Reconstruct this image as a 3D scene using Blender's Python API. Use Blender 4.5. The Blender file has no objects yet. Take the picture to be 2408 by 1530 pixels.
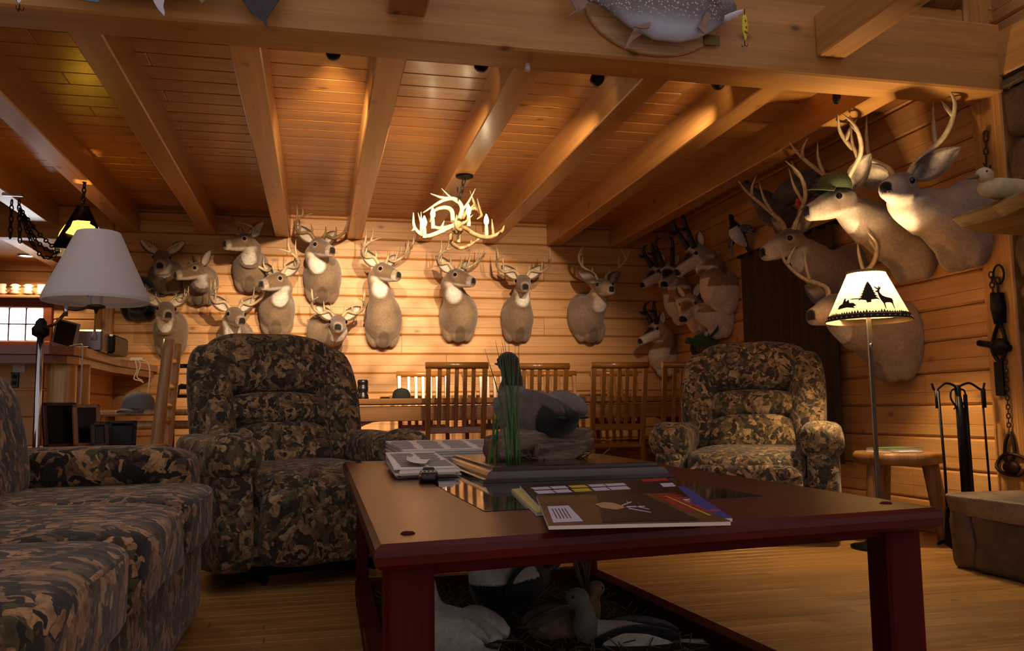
import bpy, bmesh, math, random
from mathutils import Vector, Matrix, Euler, noise as mnoise
from mathutils.geometry import tessellate_polygon
random.seed(11)
S = bpy.context.scene
COL = S.collection
PI = math.pi
V = Vector

# ---------------------------------------------------------------- camera
FPX = 1964.4
CAM_H = 0.74
YAW, PITCH, ROLL = (math.radians(a) for a in (13.0628, 5.796, -0.7783))
fw = V((math.sin(YAW)*math.cos(PITCH), math.cos(YAW)*math.cos(PITCH), math.sin(PITCH)))
_r = V((math.cos(YAW), -math.sin(YAW), 0)); _u = _r.cross(fw)
rt = math.cos(ROLL)*_r + math.sin(ROLL)*_u
up = -math.sin(ROLL)*_r + math.cos(ROLL)*_u
EYE = V((0, 0, CAM_H))
cd = bpy.data.cameras.new('camera'); cam = bpy.data.objects.new('camera', cd); COL.objects.link(cam)
m = Matrix((rt, up, -fw)).transposed().to_4x4(); m.translation = EYE
cam.matrix_world = m
cd.sensor_width = 36.0; cd.lens = FPX/2408*36; cd.clip_start = 0.02; cd.clip_end = 100
S.camera = cam

# ---------------------------------------------------------------- world, exposure
w = bpy.data.worlds.new('world'); S.world = w; w.use_nodes = True
bg = w.node_tree.nodes['Background']
bg.inputs[0].default_value = (0.78, 0.66, 0.68, 1); bg.inputs[1].default_value = 0.19
S.view_settings.view_transform = 'Standard'; S.view_settings.look = 'None'
S.view_settings.gamma = 1.0; S.view_settings.use_curve_mapping = False
S.view_settings.exposure = 1.75
SPOT_W = 150.0; CANDLE_W = 0.28; LAMP_W = 130.0
WARM = (1.0, 0.73, 0.49); WARM2 = (1.0, 0.55, 0.22)

# ---------------------------------------------------------------- measuring the place
def _ray(x, y):
    d = fw*FPX + rt*(x-1204) - up*(y-765)
    return d
def aY(x, y, Y): d = _ray(x, y); return EYE + d*(Y/d.y)
def aX(x, y, X): d = _ray(x, y); return EYE + d*(X/d.x)
def aZ(x, y, Z): d = _ray(x, y); return EYE + d*((Z-CAM_H)/d.z)

# ---------------------------------------------------------------- tags
def tag(o, label, cat, group=None):
    o['label'] = label; o['category'] = cat
    if group: o['group'] = group
    return o
def thing(name, label, cat, loc=(0, 0, 0), rz=0.0, group=None):
    o = bpy.data.objects.new(name, None); COL.objects.link(o)
    o.empty_display_size = 0.05
    o.location = loc; o.rotation_euler = (0, 0, rz)
    return tag(o, label, cat, group)
def copy_tree(o, parent=None):
    c = o.copy(); COL.objects.link(c); c.parent = parent
    for ch in list(o.children): copy_tree(ch, c)
    return c

# ---------------------------------------------------------------- mesh builder
def cr(pts, n=6):
    """Catmull-Rom through points, n samples per span."""
    P = [V(p) for p in pts]; out = []
    for i in range(len(P)-1):
        p0 = P[i-1] if i > 0 else P[0]*2-P[1]
        p3 = P[i+2] if i+2 < len(P) else P[-1]*2-P[-2]
        p1, p2 = P[i], P[i+1]
        for k in range(n):
            t = k/n
            out.append(0.5*((2*p1)+(p2-p0)*t+(2*p0-5*p1+4*p2-p3)*t*t+(3*p1-p0-3*p2+p3)*t**3))
    out.append(P[-1]); return out
def lerpl(vals, t):
    t = max(0.0, min(1.0, t))*(len(vals)-1); i = min(int(t), len(vals)-2); f = t-i
    return vals[i]*(1-f)+vals[i+1]*f
class MB:
    def __init__(s): s.v = []; s.f = []; s.sm = []; s.mi = []; s.M = None; s.cur = 0
    def add(s, vs, fs, smooth=True):
        b = len(s.v)
        s.v += [(s.M @ V(p)) if s.M else V(p) for p in vs]
        s.f += [tuple(i+b for i in f) for f in fs]; s.sm += [smooth]*len(fs); s.mi += [s.cur]*len(fs)
        return s
    def box(s, c, d, bev=0.0, R=None):
        c = V(c); hx, hy, hz = d[0]/2, d[1]/2, d[2]/2
        R = R.to_3x3() if R is not None else Matrix.Identity(3)
        if bev <= 0:
            vs = [c+R@V((sx*hx, sy*hy, sz*hz)) for sx in (-1, 1) for sy in (-1, 1) for sz in (-1, 1)]
            fs = [(0, 1, 3, 2), (4, 6, 7, 5), (0, 4, 5, 1), (2, 3, 7, 6), (0, 2, 6, 4), (1, 5, 7, 3)]
            return s.add(vs, fs, False)
        b = min(bev, hx*.95, hy*.95, hz*.95); vs = []; ix = {}
        for sx in (-1, 1):
            for sy in (-1, 1):
                for sz in (-1, 1):
                    for a in range(3):
                        q = [hx-b, hy-b, hz-b]; q[a] += b
                        ix[(sx, sy, sz, a)] = len(vs); vs.append(c+R@V((sx*q[0], sy*q[1], sz*q[2])))
        fs = []
        for a in range(3):
            b1, c1 = (a+1) % 3, (a+2) % 3
            for sg in (-1, 1):
                def key(u, v_):
                    k = [0, 0, 0]; k[a] = sg; k[b1] = u; k[c1] = v_; return ix[tuple(k)+(a,)]
                q = [key(-1, -1), key(1, -1), key(1, 1), key(-1, 1)]
                fs.append(tuple(q if sg > 0 else q[::-1]))
        for a in range(3):
            b1, c1 = (a+1) % 3, (a+2) % 3
            for u in (-1, 1):
                for v_ in (-1, 1):
                    def k2(t, ax):
                        k = [0, 0, 0]; k[a] = t; k[b1] = u; k[c1] = v_; return ix[tuple(k)+(ax,)]
                    q = [k2(-1, b1), k2(1, b1), k2(1, c1), k2(-1, c1)]
                    fs.append(tuple(q if u*v_ < 0 else q[::-1]))
        for sx in (-1, 1):
            for sy in (-1, 1):
                for sz in (-1, 1):
                    q = [ix[(sx, sy, sz, a)] for a in range(3)]
                    fs.append(tuple(q if sx*sy*sz > 0 else q[::-1]))
        return s.add(vs, fs, False)
    def tube(s, pts, r, n=8, caps=True, flat=1.0):
        P = [V(p) for p in pts]; N = len(P)
        rr = (lambda i: r) if isinstance(r, (int, float)) else (lambda i: lerpl(r, i/max(1, N-1)))
        t0 = (P[1]-P[0]).normalized()
        nrm = t0.orthogonal().normalized(); vs = []
        for i in range(N):
            t = (P[min(i+1, N-1)]-P[max(i-1, 0)])
            t = t.normalized() if t.length > 1e-9 else t0
            nrm = (nrm-t*nrm.dot(t))
            nrm = nrm.normalized() if nrm.length > 1e-6 else t.orthogonal().normalized()
            b = t.cross(nrm)
            for k in range(n):
                a = 2*PI*k/n
                vs.append(P[i]+(nrm*math.cos(a)+b*math.sin(a)*flat)*rr(i))
        fs = [(i*n+k, i*n+(k+1) % n, (i+1)*n+(k+1) % n, (i+1)*n+k) for i in range(N-1) for k in range(n)]
        s.add(vs, fs, True)
        if caps:
            s.add(vs[:n], [tuple(range(n))[::-1]], False); s.add(vs[-n:], [tuple(range(n))], False)
        return s
    def cyl(s, p0, p1, r0, r1=None, n=12): return s.tube([p0, p1], [r0, r0 if r1 is None else r1], n)
    def lathe(s, prof, n=24, c=(0, 0, 0), rad=None, close=False):
        """prof [(r,z)...]; rad(k,n) multiplies the radius (pleats, scallops)."""
        c = V(c); vs = []
        for (r, z) in prof:
            for k in range(n):
                a = 2*PI*k/n; q = r*(rad(k, n) if rad else 1)
                vs.append(c+V((q*math.cos(a), q*math.sin(a), z)))
        fs = [(i*n+k, i*n+(k+1) % n, (i+1)*n+(k+1) % n, (i+1)*n+k) for i in range(len(prof)-1) for k in range(n)]
        s.add(vs, fs, True)
        if close:
            s.add(vs[:n], [tuple(range(n))[::-1]], False); s.add(vs[-n:], [tuple(range(n))], False)
        return s
    def loft(s, rings, caps=True, smooth=True):
        n = len(rings[0]); vs = [p for r in rings for p in r]
        fs = [(i*n+k, i*n+(k+1) % n, (i+1)*n+(k+1) % n, (i+1)*n+k) for i in range(len(rings)-1) for k in range(n)]
        if caps: fs += [tuple(range(n))[::-1], tuple(range((len(rings)-1)*n, len(rings)*n))]
        return s.add(vs, fs, smooth)
    def ell(s, c, r, n=14, m_=9, R=None, e=1.0, wob=0.0, seed=0):
        """(super)ellipsoid; e<1 gets boxier."""
        c = V(c); R = R.to_3x3() if R is not None else Matrix.Identity(3)
        sp = lambda x: math.copysign(abs(x)**e, x); vs = []; fs = []
        for j in range(m_+1):
            ph = -PI/2+PI*j/m_
            for k in range(n):
                th = 2*PI*k/n
                q = V((sp(math.cos(ph))*sp(math.cos(th))*r[0], sp(math.cos(ph))*sp(math.sin(th))*r[1], sp(math.sin(ph))*r[2]))
                if wob: q *= 1+wob*mnoise.noise(q*(1.6/max(r))+V((seed*7.3, seed*3.1, 0)))
                vs.append(c+R@q)
        fs = [(j*n+k, j*n+(k+1) % n, (j+1)*n+(k+1) % n, (j+1)*n+k) for j in range(m_) for k in range(n)]
        return s.add(vs, fs, True)
    def poly(s, pts, thick, nrm, smooth=False):
        """flat outline given thickness along nrm (centred)."""
        P = [V(p) for p in pts]; nv = V(nrm).normalized()*thick/2; n = len(P)
        tri = tessellate_polygon([P])
        a = [p+nv for p in P]; b = [p-nv for p in P]
        fs = [tuple(t) for t in tri]+[tuple(i+n for i in t[::-1]) for t in tri]
        fs += [(k, k+n, (k+1) % n+n, (k+1) % n) for k in range(n)]
        return s.add(a+b, fs, smooth)
    def mesh(s, name, mats):
        me = bpy.data.meshes.new(name)
        me.from_pydata([tuple(p) for p in s.v], [], s.f)
        me.polygons.foreach_set('use_smooth', s.sm); me.polygons.foreach_set('material_index', s.mi)
        for mt in (mats if isinstance(mats, (list, tuple)) else [mats]): me.materials.append(mt)
        me.update()
        bm = bmesh.new(); bm.from_mesh(me); bmesh.ops.remove_doubles(bm, verts=bm.verts, dist=1e-5)
        bmesh.ops.recalc_face_normals(bm, faces=bm.faces); bm.to_mesh(me); bm.free()
        return me
    def build(s, name, mats, parent=None, world=True, origin=None):
        """world=True: points are world points and the parent is only translated;
           world=False: points are in the parent's own space."""
        if origin is None:
            lo = V((min(p[i] for p in s.v) for i in range(3))); hi = V((max(p[i] for p in s.v) for i in range(3)))
            o = (lo+hi)/2
        else: o = V(origin)
        s.v = [p-o for p in s.v]
        ob = bpy.data.objects.new(name, s.mesh(name, mats)); COL.objects.link(ob)
        if parent is not None:
            ob.parent = parent; q = V((0, 0, 0)); pp = parent
            while pp is not None: q = q+pp.location; pp = pp.parent
            ob.location = o-q if world else o
        else: ob.location = o
        return ob
def lin(h):
    h = h.lstrip('#'); c = [int(h[i:i+2], 16)/255 for i in (0, 2, 4)]
    return tuple(((x/12.92) if x <= .04045 else ((x+.055)/1.055)**2.4) for x in c)+(1,)

# ---------------------------------------------------------------- materials
MT = {}
class NT:
    def __init__(s, name):
        s.m = bpy.data.materials.new(name); s.m.use_nodes = True; s.t = s.m.node_tree
        s.b = s.t.nodes['Principled BSDF']; MT[name] = s.m
    def n(s, typ, **kw):
        nd = s.t.nodes.new(typ)
        for k, v_ in kw.items():
            if k.startswith('i_'):
                key = k[2:]; key = int(key) if key.isdigit() else key.replace('_', ' ')
                nd.inputs[key].default_value = v_
            else: setattr(nd, k, v_)
        return nd
    def l(s, a, ao, b, bi): s.t.links.new(a.outputs[ao], b.inputs[bi])
    def ramp(s, stops, interp='LINEAR'):
        nd = s.n('ShaderNodeValToRGB'); r = nd.color_ramp; r.interpolation = interp
        while len(r.elements) < len(stops): r.elements.new(0.5)
        for e, (p, c) in zip(r.elements, stops): e.position = p; e.color = c if len(c) == 4 else tuple(c)+(1,)
        return nd
    def mix(s, typ='MIX', fac=None):
        nd = s.n('ShaderNodeMix', data_type='RGBA', blend_type=typ)
        if fac is not None: nd.inputs[0].default_value = fac
        return nd
    def coords(s, scale, rnd=True):
        tc = s.n('ShaderNodeTexCoord'); mp = s.n('ShaderNodeMapping'); mp.inputs['Scale'].default_value = scale
        if rnd:
            oi = s.n('ShaderNodeObjectInfo'); mu = s.n('ShaderNodeVectorMath', operation='SCALE'); mu.inputs[0].default_value = (31.0, 17.0, 23.0)
            s.l(oi, 'Random', mu, 'Scale'); ad = s.n('ShaderNodeVectorMath', operation='ADD')
            s.l(tc, 'Object', ad, 0); s.l(mu, 0, ad, 1); s.l(ad, 0, mp, 0); s.src = ad
        else: s.l(tc, 'Object', mp, 0); s.src = tc
        return mp
    def bump(s, nd, out, strength=.2, dist=.01):
        b = s.n('ShaderNodeBump'); b.inputs['Strength'].default_value = strength; b.inputs['Distance'].default_value = dist
        s.l(nd, out, b, 'Height'); s.l(b, 0, s.b, 'Normal')
def plain(name, col, rough=.5, metal=0.0, noise=0.0, nscale=20.0, spec=None, emit=None, estr=0.0, bump=0.0):
    k = NT(name); c = lin(col) if isinstance(col, str) else tuple(col)+(1,)
    k.b.inputs['Base Color'].default_value = c; k.b.inputs['Roughness'].default_value = rough; k.b.inputs['Metallic'].default_value = metal
    if spec is not None: k.b.inputs['Specular IOR Level'].default_value = spec
    if noise or bump:
        mp = k.coords((1, 1, 1)); nz = k.n('ShaderNodeTexNoise', i_Scale=nscale, i_Detail=5.0); k.l(mp, 0, nz, 'Vector')
        if noise:
            r = k.ramp([(.25, [x*(1-noise) for x in c[:3]]), (.75, [min(1, x*(1+noise)) for x in c[:3]])])
            k.l(nz, 0, r, 0); k.l(r, 0, k.b, 'Base Color')
        if bump: k.bump(nz, 0, bump)
    if emit is not None:
        k.b.inputs['Emission Color'].default_value = tuple(emit)+(1,); k.b.inputs['Emission Strength'].default_value = estr
    return k.m
def wood(name, light, dark, axis=0, rough=.4, knot=.45, kcol='3a1c08', contrast=.5, var=.16, fine=.35, coat=0.0, kscale=1.0, spec=.5, bump=.08):
    k = NT(name); L, D, K = lin(light), lin(dark), lin(kcol)
    sc = [9.0, 9.0, 9.0]; sc[axis] = .55
    mp = k.coords(tuple(sc))
    n1 = k.n('ShaderNodeTexNoise', i_Scale=1.6, i_Detail=4.0, i_Roughness=.55, i_Distortion=.5); k.l(mp, 0, n1, 'Vector')
    r1 = k.ramp([(.5-contrast*.5, D), (.5+contrast*.5, L)]); k.l(n1, 0, r1, 0)
    sc2 = [70.0]*3; sc2[axis] = 1.6
    mp2 = k.n('ShaderNodeMapping'); mp2.inputs['Scale'].default_value = sc2; k.l(k.src, 0, mp2, 0)
    n2 = k.n('ShaderNodeTexNoise', i_Scale=1.3, i_Detail=3.0); k.l(mp2, 0, n2, 'Vector')
    r2 = k.ramp([(.3, (1-fine, 1-fine, 1-fine)), (.62, (1, 1, 1))]); k.l(n2, 0, r2, 0)
    mx = k.mix('MULTIPLY', 1.0); k.l(r1, 0, mx, 6); k.l(r2, 0, mx, 7)
    out = (mx, 2)
    if knot > 0:
        sc3 = [7.5*kscale]*3; sc3[axis] = 4.0*kscale
        mp3 = k.n('ShaderNodeMapping'); mp3.inputs['Scale'].default_value = sc3; k.l(k.src, 0, mp3, 0)
        vo = k.n('ShaderNodeTexVoronoi', i_Scale=1.0); k.l(mp3, 0, vo, 'Vector')
        nn = k.n('ShaderNodeTexNoise', i_Scale=3.0); k.l(mp3, 0, nn, 'Vector')
        ma = k.n('ShaderNodeMath', operation='MULTIPLY_ADD'); ma.inputs[1].default_value = .12; k.l(nn, 0, ma, 0); k.l(vo, 'Distance', ma, 2)
        rk = k.ramp([(.12, (1, 1, 1)), (.17, (.5, .5, .5)), (.20, (.25, .25, .25)), (.27, (0, 0, 0))]); k.l(ma, 0, rk, 0)
        sp = k.n('ShaderNodeSeparateColor'); k.l(vo, 'Color', sp, 0)
        gt = k.n('ShaderNodeMath', operation='LESS_THAN'); gt.inputs[1].default_value = knot; k.l(sp, 0, gt, 0)
        mm = k.n('ShaderNodeMath', operation='MULTIPLY'); k.l(rk, 0, mm, 0); k.l(gt, 0, mm, 1)
        m2 = k.n('ShaderNodeMath', operation='MULTIPLY'); m2.inputs[1].default_value = .8; k.l(mm, 0, m2, 0)
        mk = k.mix('MIX'); k.l(m2, 0, mk, 0); k.l(mx, 2, mk, 6); mk.inputs[7].default_value = K
        out = (mk, 2)
    oi = k.n('ShaderNodeObjectInfo'); mr = k.n('ShaderNodeMapRange'); mr.inputs['To Min'].default_value = 1-var; mr.inputs['To Max'].default_value = 1+var
    k.l(oi, 'Random', mr, 0); hs = k.n('ShaderNodeHueSaturation'); k.l(mr, 0, hs, 'Value'); k.l(out[0], out[1], hs, 'Color'); k.l(hs, 0, k.b, 'Base Color')
    k.b.inputs['Roughness'].default_value = rough; k.b.inputs['Specular IOR Level'].default_value = spec
    if coat: k.b.inputs['Coat Weight'].default_value = coat; k.b.inputs['Coat Roughness'].default_value = .2
    if bump: k.bump(n2, 0, bump, .004)
    return k.m
wood('pine_wall', 'd8a264', 'c08a4a', 0, .50, .30, '7a5030', var=.07, fine=.16)
wood('pine_wall_side', 'd8a264', 'c08a4a', 1, .50, .30, '7a5030', var=.07, fine=.16)
wood('pine_ceiling', 'c88c44', 'a66d2e', 0, .36, .42, '4a280e', var=.10, spec=.5, fine=.22, coat=.35)
wood('pine_joist', 'cc9450', 'ae783a', 1, .36, .5, '4a280e', var=.06, kscale=1.0, fine=.14, coat=.35)
wood('pine_beam', 'cc9450', 'ae783a', 0, .42, .5, '4a280e', var=.04, kscale=.9, fine=.16)
wood('pine_post', 'cc9450', 'ae783a', 2, .45, .40, '5a3014', var=.05, kscale=.7)
wood('pine_panel_red', '9a5230', '7a3c20', 0, .4, .35, '4a2412', var=.10)
wood('floor_oak', 'c89a56', 'a07034', 0, .32, .16, '5a3816', var=.16, spec=.45, kscale=1.6)
wood('oak_chair', 'b07a38', '8f5b22', 2, .28, 0, var=.05, fine=.25, coat=.35)
wood('oak_rail', 'b07a38', '8f5b22', 0, .22, 0, var=.05, fine=.25, coat=.5)
wood('pine_table', 'cf9a5c', 'b0763c', 0, .35, .4, '6b4326', var=.05)
wood('log_peeled', 'e2bc7e', 'bd8c50', 2, .35, .5, '6b4326', var=.06, coat=.3, kscale=1.5)
wood('bar_top', 'a8663a', '7d4420', 0, .28, .3, '4a2412', var=.03, coat=.4)
wood('cherry', '5a1810', '3a0c08', 1, .36, 0, var=.02, fine=.2, coat=.12)
wood('cherry_leg', '5a1810', '3a0c08', 2, .55, 0, var=.02, fine=.2, spec=.08)
wood('cherry_edge', '5a1810', '3a0c08', 0, .3, 0, var=.02, fine=.2, spec=.2)
wood('plaque_walnut', '3c2416', '22120a', 0, .25, 0, var=.02, fine=.3, coat=.5)
wood('plaque_oak', 'd2aa76', 'b48a56', 0, .45, 0, var=.02)
wood('driftwood', '8a7460', '4a3a2c', 0, .8, .3, '1a120c', contrast=.7, fine=.6, bump=.5)
wood('stool_log', 'a8743c', '7d5226', 2, .5, .3, '4a2c12', var=.05)
wood('mantel_log', 'a88a5a', '6d4f2c', 1, .45, .3, '3a2414', var=.03)
plain('groove', 'b07c42', .8)
plain('black_iron', '120e0c', .5, .6, bump=.1)
plain('rust_iron', '3a2418', .6, .6, .4, 30)
plain('black_plastic', '101012', .35)
plain('brass_dark', '6a5636', .35, .9)
plain('chrome', 'c8c8cc', .15, 1.0)
plain('steel_pole', '9a9486', .3, .85)
plain('white_plastic', 'd8d6d0', .4)
plain('paper', 'efe6d8', .7)
plain('paper_dim', 'cfc4b4', .7)
plain('ink', '2a2624', .7)
plain('glass_eye', '060404', .05)
plain('nose_black', '0c0a0a', .28)
plain('antler', 'b8a27c', .45, 0, .3, 30, bump=.15)
plain('antler_dark', '8a7048', .5, 0, .35, 30, bump=.15)
plain('antler_pale', 'd6c6a4', .42, 0, .2, 30, bump=.15)
plain('horn_black', '14100e', .5, 0, .4, 40, bump=.3)
plain('hat_green', '56603c', .85, 0, .35, 60)
plain('hat_dark', '232a24', .85)
plain('hat_grey', '7d828c', .8)
plain('red_tape', 'd84a2a', .5)
plain('curtain', '4a3626', .9, 0, .2, 40)
plain('silver', '8f8f90', .35, .5)
plain('white_cord', 'd0c8ba', .5)
plain('frame_dark', '3a1a12', .35)
plain('frame_oak', '8a5a30', .4)
plain('picture_black', '0c0a0a', .2)
plain('stone_mortar', '5a4c3e', .95)
plain('valance', 'e0c8b0', .8)
plain('felt', '3a2a1e', .9)
plain('straw', '6a5634', .9, 0, .4, 60)
plain('grass_green', '3f6a2c', .6, 0, .3, 30)
plain('grass_dry', '6a5a34', .8)
plain('yellow_lure', 'd8c818', .35)
plain('lure_red', '8a3a1a', .4)
plain('outlet', '9a98a0', .4)
plain('green_paint', '5a7a3a', .5)
plain('soil', '2a1c12', .95, 0, .5, 40, bump=.5)
plain('skin_pink', '8a6a5a', .6)
def stone(name, a, b):
    k = NT(name); mp = k.coords((1, 1, 1))
    n1 = k.n('ShaderNodeTexNoise', i_Scale=7.0, i_Detail=7.0, i_Roughness=.65); k.l(mp, 0, n1, 'Vector')
    r = k.ramp([(.3, lin(a)), (.7, lin(b))]); k.l(n1, 0, r, 0)
    oi = k.n('ShaderNodeObjectInfo'); mr = k.n('ShaderNodeMapRange'); mr.inputs['To Min'].default_value = .75; mr.inputs['To Max'].default_value = 1.25
    k.l(oi, 'Random', mr, 0); hs = k.n('ShaderNodeHueSaturation'); k.l(mr, 0, hs, 'Value'); k.l(r, 0, hs, 'Color'); k.l(hs, 0, k.b, 'Base Color')
    n2 = k.n('ShaderNodeTexNoise', i_Scale=28.0, i_Detail=8.0); k.l(mp, 0, n2, 'Vector'); k.bump(n2, 0, .6, .02)
    k.b.inputs['Roughness'].default_value = .6
stone('fieldstone', '38291c', '664c34')
stone('flagstone', '4e3e2c', '84705a')
def camo(name, scale, cols, rough=.9):
    """leaf-pattern upholstery: warped cells of printed leaf colours with darker twigs."""
    k = NT(name); mp = k.coords((1, 1, 1))
    nz = k.n('ShaderNodeTexNoise', i_Scale=9.0, i_Detail=3.0); k.l(mp, 0, nz, 'Vector')
    sb = k.n('ShaderNodeVectorMath', operation='SUBTRACT'); sb.inputs[1].default_value = (.5, .5, .5); k.l(nz, 'Color', sb, 0)
    scl = k.n('ShaderNodeVectorMath', operation='SCALE'); scl.inputs['Scale'].default_value = .13; k.l(sb, 0, scl, 0)
    ad = k.n('ShaderNodeVectorMath', operation='ADD'); k.l(mp, 0, ad, 0); k.l(scl, 0, ad, 1)
    m2 = k.n('ShaderNodeMapping'); m2.inputs['Scale'].default_value = (1.0, 1.3, .75); m2.inputs['Rotation'].default_value = (.5, .6, .4); k.l(ad, 0, m2, 0)
    v1 = k.n('ShaderNodeTexVoronoi', i_Scale=scale); k.l(m2, 0, v1, 'Vector')
    s1 = k.n('ShaderNodeSeparateColor'); k.l(v1, 'Color', s1, 0)
    st = [(i/len(cols), lin(c)) for i, c in enumerate(cols)]
    r1 = k.ramp(st, 'CONSTANT'); k.l(s1, 0, r1, 0)
    v2 = k.n('ShaderNodeTexVoronoi', i_Scale=scale*1.9); k.l(ad, 0, v2, 'Vector'); s2 = k.n('ShaderNodeSeparateColor'); k.l(v2, 'Color', s2, 0)
    r2 = k.ramp(st[::1], 'CONSTANT'); k.l(s2, 1, r2, 0)
    g = k.n('ShaderNodeMath', operation='LESS_THAN'); g.inputs[1].default_value = .42; k.l(s2, 2, g, 0)
    mx = k.mix(); k.l(g, 0, mx, 0); k.l(r1, 0, mx, 6); k.l(r2, 0, mx, 7)
    n3 = k.n('ShaderNodeTexNoise', i_Scale=scale*2.2, i_Detail=4.0, i_Distortion=1.2); k.l(ad, 0, n3, 'Vector')
    r3 = k.ramp([(.36, (.42, .38, .34)), (.56, (1, 1, 1))]); k.l(n3, 0, r3, 0)
    mz = k.mix('MULTIPLY', .85); k.l(mx, 2, mz, 6); k.l(r3, 0, mz, 7); k.l(mz, 2, k.b, 'Base Color')
    k.b.inputs['Roughness'].default_value = rough; k.b.inputs['Sheen Weight'].default_value = .15
    n4 = k.n('ShaderNodeTexNoise', i_Scale=40.0, i_Detail=3.0); k.l(mp, 0, n4, 'Vector'); k.bump(n4, 0, .25, .01)
CAMO = ['352a1c', 'a4865c', '665236', 'b4966a', '433a26', '7e6442', '5e5a38', '8e724c', '3c3022']
camo('camo', 27.0, CAMO) 
camo('camo_sofa', 22.0, ['1e160e', '9a744a', '4a3620', 'b0885a', '2a2014', '705232', '4e4828', '8a6842', '1a140e'])
def fur(name='fur', rough=.8):
    k = NT(name); at = k.n('ShaderNodeAttribute', attribute_name='Col')
    mp = k.coords((1, 1, 1)); nz = k.n('ShaderNodeTexNoise', i_Scale=55.0, i_Detail=5.0, i_Roughness=.7); k.l(mp, 0, nz, 'Vector')
    r = k.ramp([(.3, (.72, .72, .72)), (.7, (1.15, 1.15, 1.15))]); k.l(nz, 0, r, 0)
    mx = k.mix('MULTIPLY', 1.0); k.l(at, 'Color', mx, 6); k.l(r, 0, mx, 7); k.l(mx, 2, k.b, 'Base Color')
    k.b.inputs['Roughness'].default_value = rough; k.b.inputs['Sheen Weight'].default_value = .25; k.b.inputs['Specular IOR Level'].default_value = .25
    k.bump(nz, 0, .5, .006)
fur('fur'); fur('feather', .6)
def shade_mat(name, col, trans, rough=.8):
    k = NT(name); c = lin(col)
    k.b.inputs['Base Color'].default_value = c; k.b.inputs['Roughness'].default_value = rough
    tr = k.n('ShaderNodeBsdfTranslucent'); tr.inputs[0].default_value = c
    ms = k.n('ShaderNodeMixShader'); ms.inputs[0].default_value = trans
    out = k.t.nodes['Material Output']; k.l(k.b, 0, ms, 1); k.l(tr, 0, ms, 2); k.l(ms, 0, out, 0)
shade_mat('shade_white', 'e6e2dc', .3)
shade_mat('shade_parchment', 'f4d6a4', .40)
plain('shade_print', '1e120a', .8)
plain('bulb_warm', 'fff0d0', .4, emit=(1.0, .78, .48), estr=9.0)
plain('bulb_shade', 'fff0d0', .4, emit=(1.0, .72, .38), estr=12.0)
plain('amber_glass', 'f0a020', .3, emit=(1.0, .50, .03), estr=2.2)
plain('day_glass', 'ffffff', .2, emit=(.93, .96, 1.0), estr=2.6)
plain('downlight', 'ffffff', .3, emit=(1.0, .8, .5), estr=5.0)
k = NT('table_glass'); k.b.inputs['Base Color'].default_value = (.012, .010, .012, 1); k.b.inputs['Roughness'].default_value = .06; k.b.inputs['Specular IOR Level'].default_value = .8
k = NT('case_glass'); k.b.inputs['Base Color'].default_value = (.9, .95, .95, 1); k.b.inputs['Roughness'].default_value = .02; k.b.inputs['Transmission Weight'].default_value = 1.0; k.b.inputs['IOR'].default_value = 1.1
# ================================================================ THE SETTING
def struct(o): o['kind'] = 'structure'; return o
XR, YB, ROW = 3.50, 8.0, 0.1841
ZJ, ZC = 2.385, 2.60            # joist underside, ceiling boards
def plank_mesh(name, L, h, t, mat, axis, groove=True):
    """log-siding board, long axis X or Y, face towards -t; shallow split line below its middle."""
    b = .012
    prof = [(t, 0), (b, 0), (0, b)]
    if groove: prof += [(0, h*.40), (.004, h*.41), (0, h*.42)]
    prof += [(0, h-b), (b, h), (t, h)]
    mb = MB(); n = len(prof); vs = []
    for e in (-L/2, L/2):
        for (d, z) in prof: vs.append((e, d, z-h/2) if axis == 0 else (d, e, z-h/2))
    fs = [(i, (i+1) % n, (i+1) % n+n, i+n) for i in range(n)]+[tuple(range(n))[::-1], tuple(range(n, 2*n))]
    mb.add(vs, fs, False); return mb.mesh(name, mat)
def row_of_planks(parent, axis, fixed, lo, hi, z0, h, mat, name, cuts, t=.03):
    xs = [lo]+cuts+[hi]
    for a, b in zip(xs[:-1], xs[1:]):
        L = b-a-.003
        o = bpy.data.objects.new(name, plank_mesh(name, L, h-.004, t, mat, axis)); COL.objects.link(o)
        o.parent = parent
        o.location = (V(((a+b)/2, fixed, z0+h/2)) if axis == 0 else V((fixed, (a+b)/2, z0+h/2)))-parent.location
# back wall
XL = -1.80
wb = struct(MB().box(((XL+XR)/2, YB+.09, 1.31), (XR-XL+.3, .12, 2.62)).build('wall_back', MT['groove']))
rnd = random.Random(5)
for r in range(15):
    z0 = r*ROW; h = ROW if r < 14 else 2.62-14*ROW
    if h < .03: continue
    cuts = {3: [2.19], 6: [1.2], 8: [2.185], 9: [.4], 10: [-.2], 11: [2.19, -.23], 12: [-.3], 13: [-.3, 1.5], 2: [.9]}.get(r, [rnd.uniform(-1, 2.8)])
    row_of_planks(wb, 0, YB, XL, XR+.03, z0, h, MT['pine_wall'], 'plank', sorted(cuts))
# right wall
wr = struct(MB().box((XR+.09, 5.85, 1.31), (.12, 4.55, 2.62)).build('wall_right', MT['groove']))
for r in range(15):
    z0 = r*ROW; h = ROW if r < 14 else 2.62-14*ROW
    if h < .03: continue
    cuts = {4: [4.28], 3: [4.9], 2: [5.6], 7: [5.2], 9: [4.6], 11: [5.0]}.get(r, [rnd.uniform(4.4, 7)])
    row_of_planks(wr, 1, XR, 3.775, YB+.03, z0, h, MT['pine_wall_side'], 'plank', sorted(cuts))
MB().box((XR+.07, 3.665, 1.19), (.18, .21, 2.38), .008).build('post', MT['pine_post'], wr)
MB().box((XR-.012, 5.9, .05), (.024, 4.2, .10), .006).build('baseboard', MT['pine_wall_side'], wr)
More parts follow.
